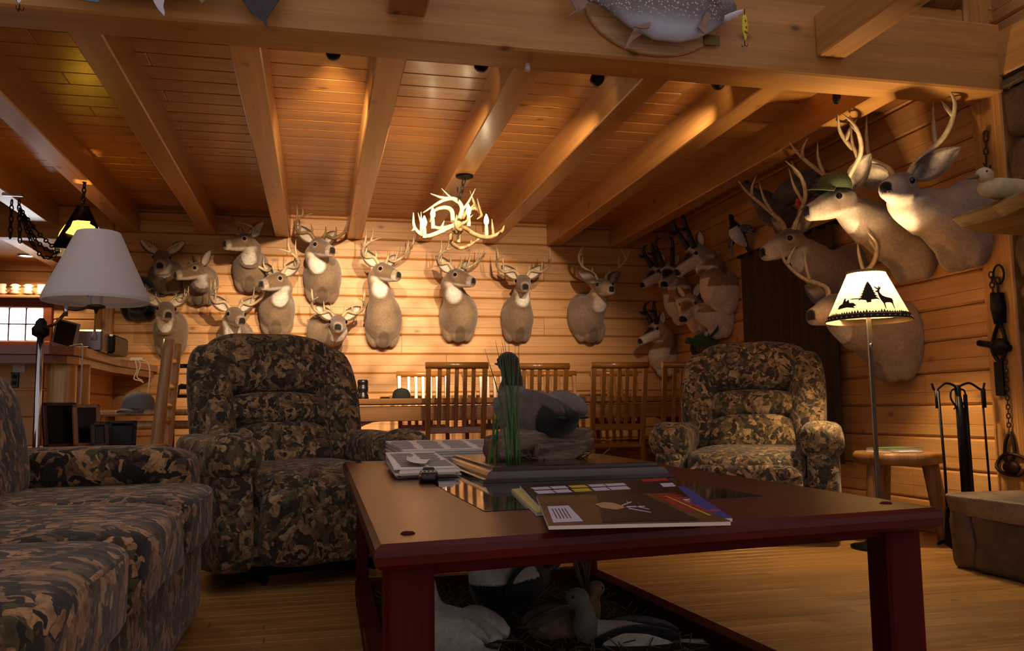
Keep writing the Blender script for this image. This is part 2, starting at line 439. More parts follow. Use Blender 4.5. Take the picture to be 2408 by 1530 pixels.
# header and return of the opening to the kitchen on the left
wk = struct(MB().box((-3.2, YB+.03, 2.45), (2.8, .14, .30), .01).build('trim_1', MT['pine_beam']))
struct(MB().box((XL-.03, YB+.05, 1.15), (.10, .18, 2.30), .01).build('trim_2', MT['pine_post']))
# kitchen beyond the opening
KY = 10.4
kw = struct(MB().box((-3.4, KY+.09, 1.4), (5.2, .12, 2.8)).build('wall_kitchen', MT['groove']))
WX0, WX1, WZ0, WZ1 = aY(-60, 760, KY).x, aY(101, 760, KY).x, aY(50, 800, KY).z, aY(50, 724, KY).z
for r in range(15):
    z0 = r*ROW
    if z0+ROW < WZ0+.02 or z0 > WZ1-.02: row_of_planks(kw, 0, KY, -6.0, -.8, z0, ROW, MT['pine_wall'], 'plank', [-3.0])
    else:
        row_of_planks(kw, 0, KY, -6.0, WX0-.05, z0, ROW, MT['pine_wall'], 'plank', [])
        row_of_planks(kw, 0, KY, WX1+.05, -.8, z0, ROW, MT['pine_wall'], 'plank', [])
ks = struct(MB().box((-1.0, 9.25, 1.4), (.1, 2.3, 2.8)).build('wall_kitchen_side', MT['pine_wall_side']))
# window: frame, muntins, panes
wx, wz = (WX0+WX1)/2, (WZ0+WZ1)/2; ww, wh = WX1-WX0, WZ1-WZ0
win = struct(MB().box((wx, KY+.02, WZ1+.05), (ww+.2, .1, .10), .01).box((wx, KY+.02, WZ0-.04), (ww+.2, .14, .06), .01)
             .box((WX0-.05, KY+.02, wz), (.10, .1, wh+.05), .01).box((WX1+.05, KY+.02, wz), (.10, .1, wh+.05), .01).build('window_1', MT['pine_panel_red']))
mu = MB(); nx = 4
for i in range(1, nx): mu.box((WX0+ww*i/nx, KY+.0, wz), (.014, .02, wh))
mu.box((wx, KY, wz), (ww, .02, .014)); mu.build('muntin', MT['frame_dark'], win)
for i in range(nx):
    for j in range(2):
        MB().box((WX0+ww*(i+.5)/nx, KY+.025, WZ0+wh*(j+.5)/2), (ww/nx-.012, .006, wh/2-.012)).build('pane', MT['day_glass'], win)
# crown shelf and bright ruffled valance above the kitchen window
vz0, vz1 = aY(50, 692, KY-.1).z, aY(50, 668, KY-.1).z
val = thing('window_valance', 'pale ruffled valance in swags lit from above over the kitchen window', 'valance', (wx, KY-.1, vz0))
for i in range(9):
    x = WX0-.25+i*.135; pts = []
    mb = MB(); rings = []
    for j in range(7):
        z = vz0+(vz1-vz0)*j/6; q = .5+.5*math.sin(j*.9+i)
        rings.append([V((x+math.cos(a)*(.045+.02*math.sin(3*j+i)), KY-.10+math.sin(a)*(.022+.01*q), z)) for a in [2*PI*k/10 for k in range(10)]])
    mb.loft(rings); mb.build('swag', MT['valance'], val)
MB().box((wx, KY-.06, vz0-.02), (ww+.6, .12, .025), .006).build('shelf_board', MT['pine_beam'], val)
# ---- ceiling: boards, joists, main beam
ce = struct(MB().box((.0, 5.95, ZC+.06), (9.6, 4.6, .06)).build('ceiling', MT['groove']))
BW = .1745
for i in range(25):
    y = 3.76+BW*(i+.5)
    if y > YB+.1: break
    for (a, b) in ((-4.6, -1.4+.6*math.sin(i*2.1)), (-1.4+.6*math.sin(i*2.1), XR)):
        mb = MB(); mb.box((0, 0, 0), (b-a-.002, BW-.006, .024), .004)
        mb.build('board', MT['pine_ceiling'], ce, origin=(0, 0, 0)).location = V(((a+b)/2, y, ZC+.012))-ce.location
jm = None
for i in range(-5, 6):
    x0 = .248+.66*i
    if x0 > 3.2: continue
    if jm is None:
        mb = MB(); mb.box((0, 0, 0), (.142, YB-3.70, ZC-ZJ+.02), .007); jm = mb.mesh('joist', MT['pine_joist'])
    o = bpy.data.objects.new('joist', jm); COL.objects.link(o); o.parent = ce
    o.location = V((x0+.071, (YB+3.70)/2, (ZJ+ZC)/2+.01))-ce.location
MB().box((-.55, 3.655, 2.555), (8.1, .215, .37), .010).build('main_beam', MT['pine_beam'], ce)
pg = aZ(1240, 150, 2.37); MB().cyl((pg.x, pg.y, 2.372), (pg.x, pg.y, 2.335), .014, .014, 12).build('peg', MT['white_plastic'], ce)
# upper board and log rail standing on the main beam
MB().box((-.55, 3.70, 2.80), (8.1, .10, .12), .008).build('rail_board', MT['pine_beam'], ce)
MB().tube([(-4.5, 3.66, 2.93), (3.32, 3.66, 2.93)], .085, 14).build('log_rail', MT['mantel_log'], ce)
MB().box((3.44, 3.70, 2.95), (.16, .14, .5), .01).build('rail_post', MT['pine_post'], ce)
# joists of the front room that meet the face of the main beam, higher up
for (x0, x1, zb) in ((.272, .447, 2.482), (2.392, 2.545, 2.462), (-1.85, -1.68, 2.48)):
    MB().box(((x0+x1)/2, 1.775, zb+.11), (x1-x0, 3.54, .22), .008).build('front_joist', MT['pine_joist'], ce)

# kitchen ceiling
kc = struct(MB().box((-3.4, 9.3, 2.53), (5.2, 2.7, .06)).build('ceiling_kitchen', MT['pine_ceiling']))
for x in (-3.7, -2.9, -2.1): MB().box((x, 9.2, 2.47), (.14, 2.4, .08), .006).build('joist', MT['pine_joist'], kc)
dl = thing('recessed_downlight', 'small round recessed downlight glowing in the kitchen ceiling', 'downlight', aZ(62, 600, 2.50))
MB().lathe([(.075, 0), (.09, -.012), (.075, -.014), (.06, -.006)], 20, dl.location).build('trim_ring', MT['white_plastic'], dl)
MB().lathe([(.06, -.006), (.001, -.008)], 20, dl.location).build('lens', MT['downlight'], dl)
sp = bpy.data.lights.new('downlight_lamp', 'SPOT'); sp.energy = 14; sp.color = WARM; sp.spot_size = 2.2; sp.shadow_soft_size = .05
so = bpy.data.objects.new('downlight_lamp', sp); COL.objects.link(so); so.parent = dl; so.location = (0, 0, -.03)
# left wall, far outside the picture to the left
wl = struct(MB().box((-4.75, 5.8, 1.4), (.12, 9.2, 2.8)).build('wall_left', MT['groove']))
for r in range(15): row_of_planks(wl, 1, -4.69, 1.2, 10.4, r*ROW, ROW, MT['pine_wall_side'], 'plank', [4.0, 7.3], t=-.03)
# ---- floor
fl = struct(MB().box((-.6, 4.6, -.05), (8.4, 12.0, .06)).build('floor', MT['floor_oak']))
FB = .0835; y = 1.25; cnt = 0; fm = {}
row = 0
while y < YB-.02 and cnt < 300:
    x = -1.55-rnd.uniform(0, .9)
    while x < XR-.03 and cnt < 300:
        L = rnd.choice((1.2, 1.5, 1.8, 2.1)); L2 = min(L, XR-x)
        if L2 < .08: break
        key = L if L2 == L else None
        if key is None or key not in fm:
            mb = MB(); mb.box((0, 0, 0), (L2-.0016, FB-.0016, .022), .0018); me = mb.mesh('floor_board', MT['floor_oak'])
            if key is not None: fm[key] = me
        else: me = fm[key]
        o = bpy.data.objects.new('floor_board', me); COL.objects.link(o); o.parent = fl
        o.location = V((x+L2/2, y+FB/2, -.011))-fl.location; cnt += 1
        x += L
    y += FB; row += 1
YF = y
mb = MB()
while y < YB+2.3:
    x = -4.6-rnd.uniform(0, .9)
    x1 = XR if y < YB else -1.1
    while x < x1: L = rnd.uniform(1.2, 2.2); L2 = min(L, x1-x); mb.box((x+L2/2, y+FB/2, -.011), (L2-.0016, FB-.0016, .022)); x += L
    y += FB
y = 1.25
while y < YF-.001:
    mb.box((-3.6, y+FB/2, -.011), (2.2, FB-.0016, .020)); y += FB
ob = mb.build('floor_boards_far', MT['floor_oak'], fl); ob['kind'] = 'stuff'
# loft wall above the main beam and upper side wall above the chimney, mostly out of the picture
lw_ = struct(MB().box((-.55, 3.86, 3.25), (8.6, .1, 1.2)).build('wall_loft', MT['groove']))
for r in range(6): row_of_planks(lw_, 0, 3.80, -4.8, 3.72, 2.70+r*ROW, ROW, MT['pine_wall'], 'plank', [-1.2])
us = struct(MB().box((3.78, 2.0, 3.2), (.1, 3.7, 1.4)).build('wall_right_upper', MT['groove']))
for r in range(6): row_of_planks(us, 1, 3.70, .4, 3.84, 2.69+r*ROW, ROW, MT['pine_wall_side'], 'plank', [1.9])
MB().box((XR+.06, 2.2, 2.57), (.18, 2.72, .24), .008).build('wall_plate', MT['pine_joist'], us)
# ---- fireplace on the right: hearth, chimney stones, mantel
fp = thing('fireplace', 'fieldstone fireplace with a raised flagstone hearth and rough log mantel', 'fireplace', (3.2, 2.4, 0))
MB().box((3.22, 2.32, .12), (.70, 2.02, .24)).build('hearth_core', MT['stone_mortar'], fp)
MB().box((3.63, 2.36, 1.22), (.2, 2.36, 2.44)).build('chimney_core', MT['stone_mortar'], fp)
def rock(c, d, seed, name, mat=None, e=.35, wob=.22):
    mb = MB(); mb.ell((0, 0, 0), (d[0]/2, d[1]/2, d[2]/2), 30, 18, None, e, wob, seed)
    off = V((seed*5.1, seed*2.7, seed))
    mb.v = [p*(1+.05*mnoise.noise(p*14+off))+V((.008*mnoise.noise(p*34+off), .008*mnoise.noise(p*31+off*2), .006*mnoise.noise(p*37+off*3))) for p in mb.v]
    o = mb.build(name, MT[mat or 'fieldstone'], fp, origin=(0, 0, 0)); o.location = V(c)-fp.location; return o
rr = random.Random(3); sd = 0
yy = 3.365; first = True
ws = [.13, .36, .30, .26, .34, .3, .26, .2]
for wdt in ws:                      # hearth face stones
    if wdt == .36 or wdt == .34: parts = [(0.0, .255)]
    else: parts = [(0.0, .255)] if first else [(0.0, .13), (.125, .13)]
    for (z0, hh) in parts:
        sd += 1; rock((2.94, yy-wdt/2, z0+hh/2), (.22, wdt+.01, hh), sd, 'hearth_stone', None, .24, .12)
    first = False; yy -= wdt
for (xa, xb) in ((2.86, 3.2), (3.18, 3.5)):
    sd += 1; rock(((xa+xb)/2, 3.30, .12), (xb-xa, .16, .24), sd, 'hearth_stone', None, .4, .12)
yy = 3.385
for wdt in (.52, .62, .5, .46):
    sd += 1; rock((3.16, yy-wdt/2, .285), (.68, wdt+.02, .095), sd, 'hearth_slab', 'flagstone', .13, .06); yy -= wdt
z = .33
while z < 2.40:                      # chimney stones
    hh = min(rr.uniform(.16, .30), 2.43-z); yy = 3.545
    while yy > 1.2:
        wdt = rr.uniform(.2, .42); sd += 1
        rock((3.56, yy-wdt/2, z+hh/2), (.20, wdt-.012, hh-.014), sd, 'chimney_stone', None, .36, .18); yy -= wdt
    z += hh
mz = 1.60
mb = MB(); rings = []
for i in range(9):                   # split-log mantel with a rough tapered end
    t = i/8; yv = 3.36-2.0*t
    top = 1.652+.004*math.sin(i*2.1); bot = 1.575-.01*math.sin(i*1.3); xf = 2.955+.03*math.sin(i*1.7)-.10*min(1, t*3)
    rings.append([V((3.5, yv, top)), V((xf+.06, yv, top+.005)), V((xf, yv, (top+bot)/2+.012)), V((xf+.05, yv, bot+.01)), V((xf+.16, yv, bot-.012)), V((3.5, yv, bot-.02))])
mb.loft(rings, True, False); mb.build('mantel', MT['mantel_log'], fp)
for q in ((3.3, 3.2), (3.3, 1.7)): MB().box((q[0]+.1, q[1], 1.50), (.24, .12, .14), .01).build('mantel_bracket', MT['fieldstone'], fp)
# ================================================================ LAMPS
def spot_light(name, parent, loc, target, watts, size=1.1, blend=.6, col=WARM, r=.04):
    l = bpy.data.lights.new(name, 'SPOT'); l.energy = watts; l.spot_size = size; l.spot_blend = blend; l.color = col; l.shadow_soft_size = r
    o = bpy.data.objects.new(name, l); COL.objects.link(o)
    if parent is not None: o.parent = parent; o.location = V(loc)-parent.location
    else: o.location = loc
    o.rotation_euler = (V(target)-V(loc)).to_track_quat('-Z', 'Y').to_euler()
    return o
def point_light(name, parent, loc, watts, col=WARM, r=.02):
    l = bpy.data.lights.new(name, 'POINT'); l.energy = watts; l.color = col; l.shadow_soft_size = r
    o = bpy.data.objects.new(name, l); COL.objects.link(o); o.parent = parent; o.location = V(loc)-parent.location
    return o
# five black eyeball spots hung from the ceiling boards just behind the main beam
spots = [((.055, 4.05, 2.508), (.10, 8, 1.75), 1.0), ((.80, 4.05, 2.508), (.15, 8, 1.35), 1.25), ((1.43, 4.07, 2.490), (1.05, 8, 1.55), .9),
         ((2.124, 4.05, 2.515), (1.9, 8, 1.45), .42), ((2.90, 4.10, 2.505), (3.45, 4.6, 1.5), .25)]
for (p, tg, k_) in spots:
    p = V(p); d = (V(tg)-p).normalized(); q = d.to_track_quat('Z', 'Y').to_matrix()
    t = thing('eyeball_spotlight', 'round black eyeball spotlight fixed to the ceiling boards behind the main beam', 'spotlight', (p.x, p.y, ZC), 0, 'black eyeball spotlights behind the main beam')
    MB().lathe([(.045, 0), (.045, -.012), (.03, -.02), (.012, -.024), (.012, -.06)], 20, (p.x, p.y, ZC)).build('canopy', MT['black_iron'], t)
    mb = MB(); mb.M = Matrix.Translation(p) @ q.to_4x4()
    mb.lathe([(.001, -.039), (.016, -.036), (.029, -.026), (.036, -.008), (.037, .01), (.034, .028), (.030, .030), (.027, .016)], 22)
    mb.build('shell', MT['black_iron'], t)
    mb = MB(); mb.M = Matrix.Translation(p) @ q.to_4x4(); mb.lathe([(.027, .017), (.016, .022), (.001, .024)], 18); mb.build('bulb_face', MT['bulb_shade'], t)
    spot_light('spot_lamp', t, p+d*.045, tg, SPOT_W*k_, .90, 1.0)

# antler chandelier
CH = V((.985, 5.66, 0))
ch = thing('antler_chandelier', 'chandelier of shed antlers with candle bulbs hanging from a joist', 'chandelier', (CH.x, CH.y, ZJ))
MB().lathe([(.001, ZJ), (.062, ZJ), (.062, ZJ-.012), (.04, ZJ-.022), (.001, ZJ-.026)], 22, CH).build('canopy', MT['black_iron'], ch)
def chain(mb, a, b, link=.035, r=.0035, w=.011):
    a, b = V(a), V(b); n = max(1, int((b-a).length/(link*.75))); d = (b-a).normalized()
    o1 = d.orthogonal().normalized(); o2 = d.cross(o1)
    for i in range(n):
        c = a+(b-a)*((i+.5)/n); o = o1 if i % 2 else o2
        pts = [c+d*math.cos(t)*link*.5+o*math.sin(t)*w for t in [2*PI*k/8 for k in range(9)]]
        mb.tube(pts, r, 5, False)
hub = CH+V((-.02, 0, 2.03))
mb = MB(); chain(mb, CH+V((0, 0, ZJ-.02)), CH+V((-.03, 0, 2.22)), .05, .005, .013); mb.tube([CH+V((-.05, 0, 2.30)), CH+V((-.045, 0, 2.2))], .004, 5); mb.build('chain', MT['black_iron'], ch)
def chpt(x, y, dy=0): return aY(x, y, CH.y+dy)
def antl(mb, beam, tines, r0=.016, n=7):
    P = cr(beam, 6); mb.tube(P, [r0*.95, r0, r0*.95, r0*.85, r0*.65, r0*.22], n)
    for (t, tip, rb) in tines:
        i = min(len(P)-1, int(t*(len(P)-1))); b = P[i]; tip = V(tip)
        mid = (b+tip)/2+(V((0, 0, -.12))*(tip-b).length*.5)
        mb.tube(cr([b, mid, tip], 5), [rb, rb*.85, rb*.2], 6)
R_ = [ # (beam pixel points with depth offset), tines
 ([(1065, 530, -.02), (1035, 545, -.08), (1000, 555, -.12), (975, 535, -.12), (972, 500, -.10)], [(.5, (983, 500, -.02), .011), (.62, (990, 498, -.12), .011), (.75, (968, 542, -.2), .01)]),
 ([(1092, 535, 0), (1120, 553, -.08), (1150, 558, -.12), (1178, 545, -.12), (1186, 530, -.11)], [(.45, (1136, 545, -.02), .01), (.6, (1157, 515, -.1), .011), (.78, (1178, 545, -.2), .01)]),
 ([(1080, 515, 0), (1086, 488, .02), (1070, 468, .03), (1040, 472, .02), (995, 500, -.02)], [(.35, (1038, 443, .05), .010), (.55, (1012, 455, 0), .012), (.2, (1118, 443, .05), .01)]),
 ([(1088, 510, .02), (1100, 495, .10), (1118, 490, .12), (1132, 505, .10), (1122, 515, .04)], [(.3, (1118, 475, .1), .01), (.55, (1105, 448, .1), .012), (.75, (1122, 466, .05), .01)]),
 ([(1065, 520, .02), (1062, 495, .06), (1045, 488, .08), (1022, 495, .08), (1012, 520, .05)], [(.5, (1045, 482, .12), .01)]),
 ([(1060, 548, .04), (1062, 570, .06), (1085, 583, .08), (1115, 570, .1), (1135, 552, .1)], [(.2, (1064, 562, -.02), .01), (.7, (1110, 560, .15), .01)]),
 ([(1075, 525, .05), (1050, 535, .12), (1025, 535, .16), (1010, 520, .16)], [(.5, (1045, 518, .14), .01)]),
 ([(1085, 530, -.05), (1080, 540, -.14), (1072, 528, -.18), (1074, 505, -.18)], [(.5, (1090, 520, -.2), .011), (.6, (1112, 505, -.15), .011)]),
]
for bi, (bm_, tn) in enumerate(R_):
    mb = MB(); antl(mb, [chpt(*p) for p in bm_], [(t, chpt(*p), r) for (t, p, r) in tn], .0165)
    mb.build('antler', MT['antler' if bi % 2 == 0 else 'antler_dark'], ch)
MB().ell(chpt(1076, 535), (.045, .045, .05)).build('hub', MT['antler_dark'], ch)
for (x, y, dy) in ((998, 560, -.14), (1018, 538, .14), (1102, 532, -.12), (1144, 555, -.10), (1078, 570, .06)):
    b = chpt(x, y, dy)
    cd_ = MB(); cd_.lathe([(.013, 0), (.015, .02), (.012, .075), (.004, .078)], 10, b); c_ = cd_.build('candle_sleeve', MT['antler'], ch)
    if y == 570: continue
    MB().lathe([(.006, .078), (.015, .09), (.018, .108), (.013, .13), (.005, .15), (.001, .156)], 12, b).build('bulb', MT['bulb_warm'], c_)
    point_light('candle_lamp', ch, b+V((0, 0, .115)), CANDLE_W, WARM, .02)

# floor lamp on the right with a lit parchment shade and black silhouettes
LX, LY = 2.864, 3.90
lp = thing('floor_lamp', 'lit floor lamp with parchment shade printed with pine tree and deer silhouettes', 'lamp', (LX, LY, 0))
MB().lathe([(.001, 0), (.15, 0), (.15, .012), (.05, .03), (.013, .04)], 28, (LX, LY, 0)).build('base', MT['black_iron'], lp)
MB().box((LX, LY, .66), (.026, .010, 1.26), .002).build('pole', MT['steel_pole'], lp)
MB().ell((LX, LY-.009, 1.06), (.010, .006, .010)).build('knob', MT['chrome'], lp)
ZB_, ZT_, RB_, RT_ = 1.186, 1.452, .216, .094
def cone(a, z, off=0.0):
    t = (z-ZB_)/(ZT_-ZB_); r = RB_+(RT_-RB_)*t+off
    return V((LX+r*math.cos(a), LY+r*math.sin(a), z))
mb = MB(); mb.lathe([(RB_, ZB_), (RB_*.75+RT_*.25, ZB_*.75+ZT_*.25), ((RB_+RT_)/2, (ZB_+ZT_)/2), (RB_*.25+RT_*.75, ZB_*.25+ZT_*.75), (RT_, ZT_)], 64, (LX, LY, 0))
sh = mb.build('shade', MT['shade_parchment'], lp)
a0 = math.atan2(-LY, -LX)+.02        # side of the shade that faces the room
def decal(name, pts, flip=1, a_c=0.0, zc=0.0, sx=1.0, sz=1.0):
    """outline (u across in metres, v up) laid on the cone just above its surface."""
    P2 = [V((p[0], p[1], 0)) for p in pts]
    # densify by slicing into triangles, then mapping
    tri = tessellate_polygon([P2]); mb = MB(); vs = []; fs = []
    def mp(p): 
        z = zc+p.y*sz; t = (z-ZB_)/(ZT_-ZB_); r = RB_+(RT_-RB_)*t
        return cone(a0+a_c+flip*p.x*sx/r, z, .0035)
    def sub(a, b, c, d):
        if d == 0:
            i = len(vs); vs.extend([mp(a), mp(b), mp(c)]); fs.append((i, i+1, i+2)); return
        ab, bc, ca = (a+b)/2, (b+c)/2, (c+a)/2
        for q in ((a, ab, ca), (ab, b, bc), (ca, bc, c), (ab, bc, ca)): sub(*q, d-1)
    for t in tri: sub(P2[t[0]], P2[t[1]], P2[t[2]], 1)
    mb.add(vs, fs, False); return mb.build(name, MT['shade_print'], sh.parent)
tree = [(0, .125)]
for i in range(1, 8):
    yv = .125-.0145*i; wv = .0075*i+.004; tree.append((wv, yv-.004)); tree.append((wv*.66, yv+.001))
tree += [(.012, .022), (.01, .008), (-.01, .006), (-.014, .02)]
for i in range(7, 0, -1):
    yv = .125-.0145*i; wv = .0075*i+.004; tree.append((-wv*.66, yv+.001)); tree.append((-wv, yv-.004))
decal('tree_silhouette', tree, 1, .02, 1.262)
deer_s = [(-.032, .030), (-.030, 0), (-.026, 0), (-.024, .03), (-.016, .034), (.004, .034), (.012, .028), (.016, 0), (.020, 0), (.020, .03), (.024, .045), (.020, .058), (-.012, .066), (-.026, .074), (-.034, .092), (-.030, .102), (-.040, .104), (-.052, .098), (-.053, .093), (-.043, .090), (-.044, .072), (-.04, .05)]
decal('deer_silhouette', [(x*1.05+.015, y) for (x, y) in deer_s], 1, .50, 1.232)
decal('deer_antler_silhouette', [(-.030, .100), (-.018, .112), (-.012, .128), (-.020, .118), (-.028, .128), (-.030, .114), (-.042, .120), (-.050, .134), (-.048, .116), (-.036, .104)], 1, .50+.07, 1.232)
decal('bush_silhouette', [(-.06, .0), (-.055, .02), (-.035, .03), (-.03, .055), (-.02, .06), (-.015, .04), (.0, .05), (.008, .03), (.03, .028), (.05, .012), (.035, .008), (.045, -.002), (.0, .006)], 1, -.58, 1.245)
decal('branch_silhouette', [(-.05, .0), (-.03, .006), (.0, .004), (.03, .006), (.06, 0), (.03, .001), (0, -.003), (-.03, .0)], 1, -.28, 1.292)
grs = [(-.30, 0)]
for i in range(90):
    x = -.30+.6*i/89; grs.append((x, .012+.012*rnd.random() if i % 2 else .004))
grs.append((.30, 0)); decal('grass_silhouette', grs, 1, 0, 1.212, 1.05)
grs2 = [(-x, y) for (x, y) in grs][::-1]; decal('grass_silhouette', [(p[0], p[1]) for p in grs2], 1, 2.4, 1.212, 1.05)
rim = MB(); rim.lathe([(RB_+.004, ZB_+.002), (RB_-.015+.004, ZB_+.026)], 64, (LX, LY, 0)); rim.build('rim_band', MT['shade_print'], lp)
for i in range(44):
    a = 2*PI*i/44; c = cone(a, ZB_+.014, .005); MB().ell(c, (.0035, .0035, .0035), 6, 4).build('stud', MT['antler_pale'], lp)
MB().lathe([(RT_+.004, ZT_-.008), (RT_+.005, ZT_), (RT_+.002, ZT_+.006)], 64, (LX, LY, 0), lambda k_, n_: 1+.02*math.cos(k_*PI/1.0)).build('top_lacing', MT['antler_dark'], lp)
MB().lathe([(.012, 1.28), (.03, 1.30), (.034, 1.33), (.024, 1.365), (.002, 1.38)], 14, (LX, LY, 0)).build('bulb', MT['bulb_shade'], lp)
point_light('floor_lamp_bulb', lp, (LX, LY, 1.335), LAMP_W, (1, .70, .37), .035)

# white pleated swing-arm floor lamp on the left
AX, AY = -.845, 3.5; PX = -1.036
wl_ = thing('swing_arm_lamp', 'unlit swing-arm floor lamp with white pleated shade behind the sofa', 'lamp', (PX, AY, 0))
MB().lathe([(.001, 0), (.14, 0), (.14, .015), (.02, .03)], 28, (PX, AY, 0)).build('base', MT['chrome'], wl_)
MB().cyl((PX, AY, .02), (PX, AY, 1.10), .0125, .0125, 14).build('pole', MT['chrome'], wl_)
MB().lathe([(.012, 1.04), (.03, 1.05), (.032, 1.075), (.02, 1.09), (.02, 1.10), (.008, 1.115)], 16, (PX, AY, 0)).build('swivel', MT['black_iron'], wl_)
MB().tube([(PX, AY, 1.085), (PX+.04, AY-.06, 1.075), (PX+.08, AY-.10, 1.085), (-.93, AY-.08, 1.13)], .006, 8).build('arm', MT['brass_dark'], wl_)
MB().cyl((-.93, AY-.08, 1.115), (-.93, AY-.08, 1.16), .008).build('hinge', MT['chrome'], wl_)
MB().tube([(-.93, AY-.08, 1.145), (-.90, AY-.06, 1.142), (-.87, AY-.03, 1.155), (AX+.01, AY, 1.155)], .006, 8).build('arm', MT['brass_dark'], wl_)
MB().lathe([(.004, 1.135), (.008, 1.15), (.034, 1.158), (.034, 1.166), (.018, 1.17), (.018, 1.20)], 18, (AX, AY, 0)).build('socket', MT['brass_dark'], wl_)
MB().lathe([(.02, 1.17), (.024, 1.20), (.026, 1.24), (.015, 1.29), (.002, 1.30)], 14, (AX, AY, 0)).build('bulb', MT['white_plastic'], wl_)
mb = MB(); mb.lathe([(.190, 1.183), (.187, 1.205), (.163, 1.262), (.128, 1.34), (.082, 1.448), (.078, 1.455)], 180, (AX, AY, 0), lambda k_, n_: 1+.007*math.cos(k_*PI))
s_ = mb.build('shade', MT['shade_white'], wl_)
MB().lathe([(.191, 1.180), (.1925, 1.184), (.190, 1.200)], 60, (AX, AY, 0)).build('rim', MT['shade_white'], s_)
mb = MB(); 
for i in range(3): a = i*2*PI/3; mb.tube([(AX, AY, 1.45), (AX+.08*math.cos(a), AY+.08*math.sin(a), 1.448)], .0018, 5)
mb.tube([(AX-.03, AY, 1.20), (AX-.045, AY, 1.3), (AX-.02, AY, 1.44), (AX, AY, 1.47)], .0018, 5); mb.build('harp', MT['brass_dark'], wl_)

# hanging copper-and-amber chain lamp over the bar
PL = aY(192, 560, 6.3)
pl = thing('pendant_lamp', 'dark iron pendant lamp with glowing amber cutout panels hung on chains', 'pendant lamp', (PL.x, PL.y, PL.z))
zt = aY(200, 486, 6.3).z; zb = aY(190, 596, 6.3).z
mb = MB(); hw = .235
mb.M = Matrix.Translation((PL.x, PL.y, 0)) @ Matrix.Rotation(PI/4+.25, 4, 'Z'); mb.lathe([(hw, zb), (hw*1.01, zb+.02), (.06, zt-.02), (.05, zt)], 4); mb.M = None
sh2 = mb.build('shade', MT['black_iron'], pl)
for a in range(4):
    aa = .25+a*PI/2; nrm = V((math.cos(aa), math.sin(aa), .55)).normalized(); tg = V((-math.sin(aa), math.cos(aa), 0)); upv = nrm.cross(tg)
    if upv.z < 0: upv = -upv
    c = V((PL.x, PL.y, (zb+zt)/2-.01))+V((math.cos(aa), math.sin(aa), 0))*(hw*.707*.60)
    out = [(-.085, -.055), (-.03, -.07), (.03, -.06), (.075, -.045), (.07, .0), (.04, .02), (.045, .05), (.015, .045), (.0, .075), (-.02, .04), (-.05, .03), (-.06, -.01)]
    MB().poly([c+nrm*.012+tg*p[0]*1.15+upv*(p[1]*1.25+.012) for p in out], .006, nrm).build('amber_panel', MT['amber_glass'], sh2)
mb = MB(); chain(mb, (PL.x, PL.y, zt), (PL.x+.01, PL.y, ZC-.02), .045, .005, .012); mb.build('chain', MT['black_iron'], pl)
point_light('pendant_bulb', pl, (PL.x, PL.y, zb+.03), 7.0, (1, .66, .3), .03)
# loops of chain hooked to the joist at the left
HK = aZ(30, 455, ZJ+.01); hk = thing('hanging_chains', 'loose black chains hooked to a joist and looping to the pendant lamp', 'chain', HK)
e1 = aY(140, 592, 6.25); mb = MB()
for (x, y, x2, y2) in ((28, 470, 24, 560), (45, 470, 47, 570)): chain(mb, aY(x, y, HK.y), aY(x2, y2, HK.y), .05, .005, .013)
for sag in (.05, .12, -.02):
    a, b = aY(47, 490, HK.y), e1; P = [a.lerp(b, t)+V((0, 0, -sag*4*t*(1-t)-.05*math.sin(t*PI))) for t in [i/7 for i in range(8)]]
    for p, q in zip(P[:-1], P[1:]): chain(mb, p, q, .05, .005, .013)
mb.build('chain_loops', MT['black_iron'], hk)
MB().box(HK+V((.0, 0, -.01)), (.14, .03, .02), .004).build('hook_plate', MT['chrome'], hk)

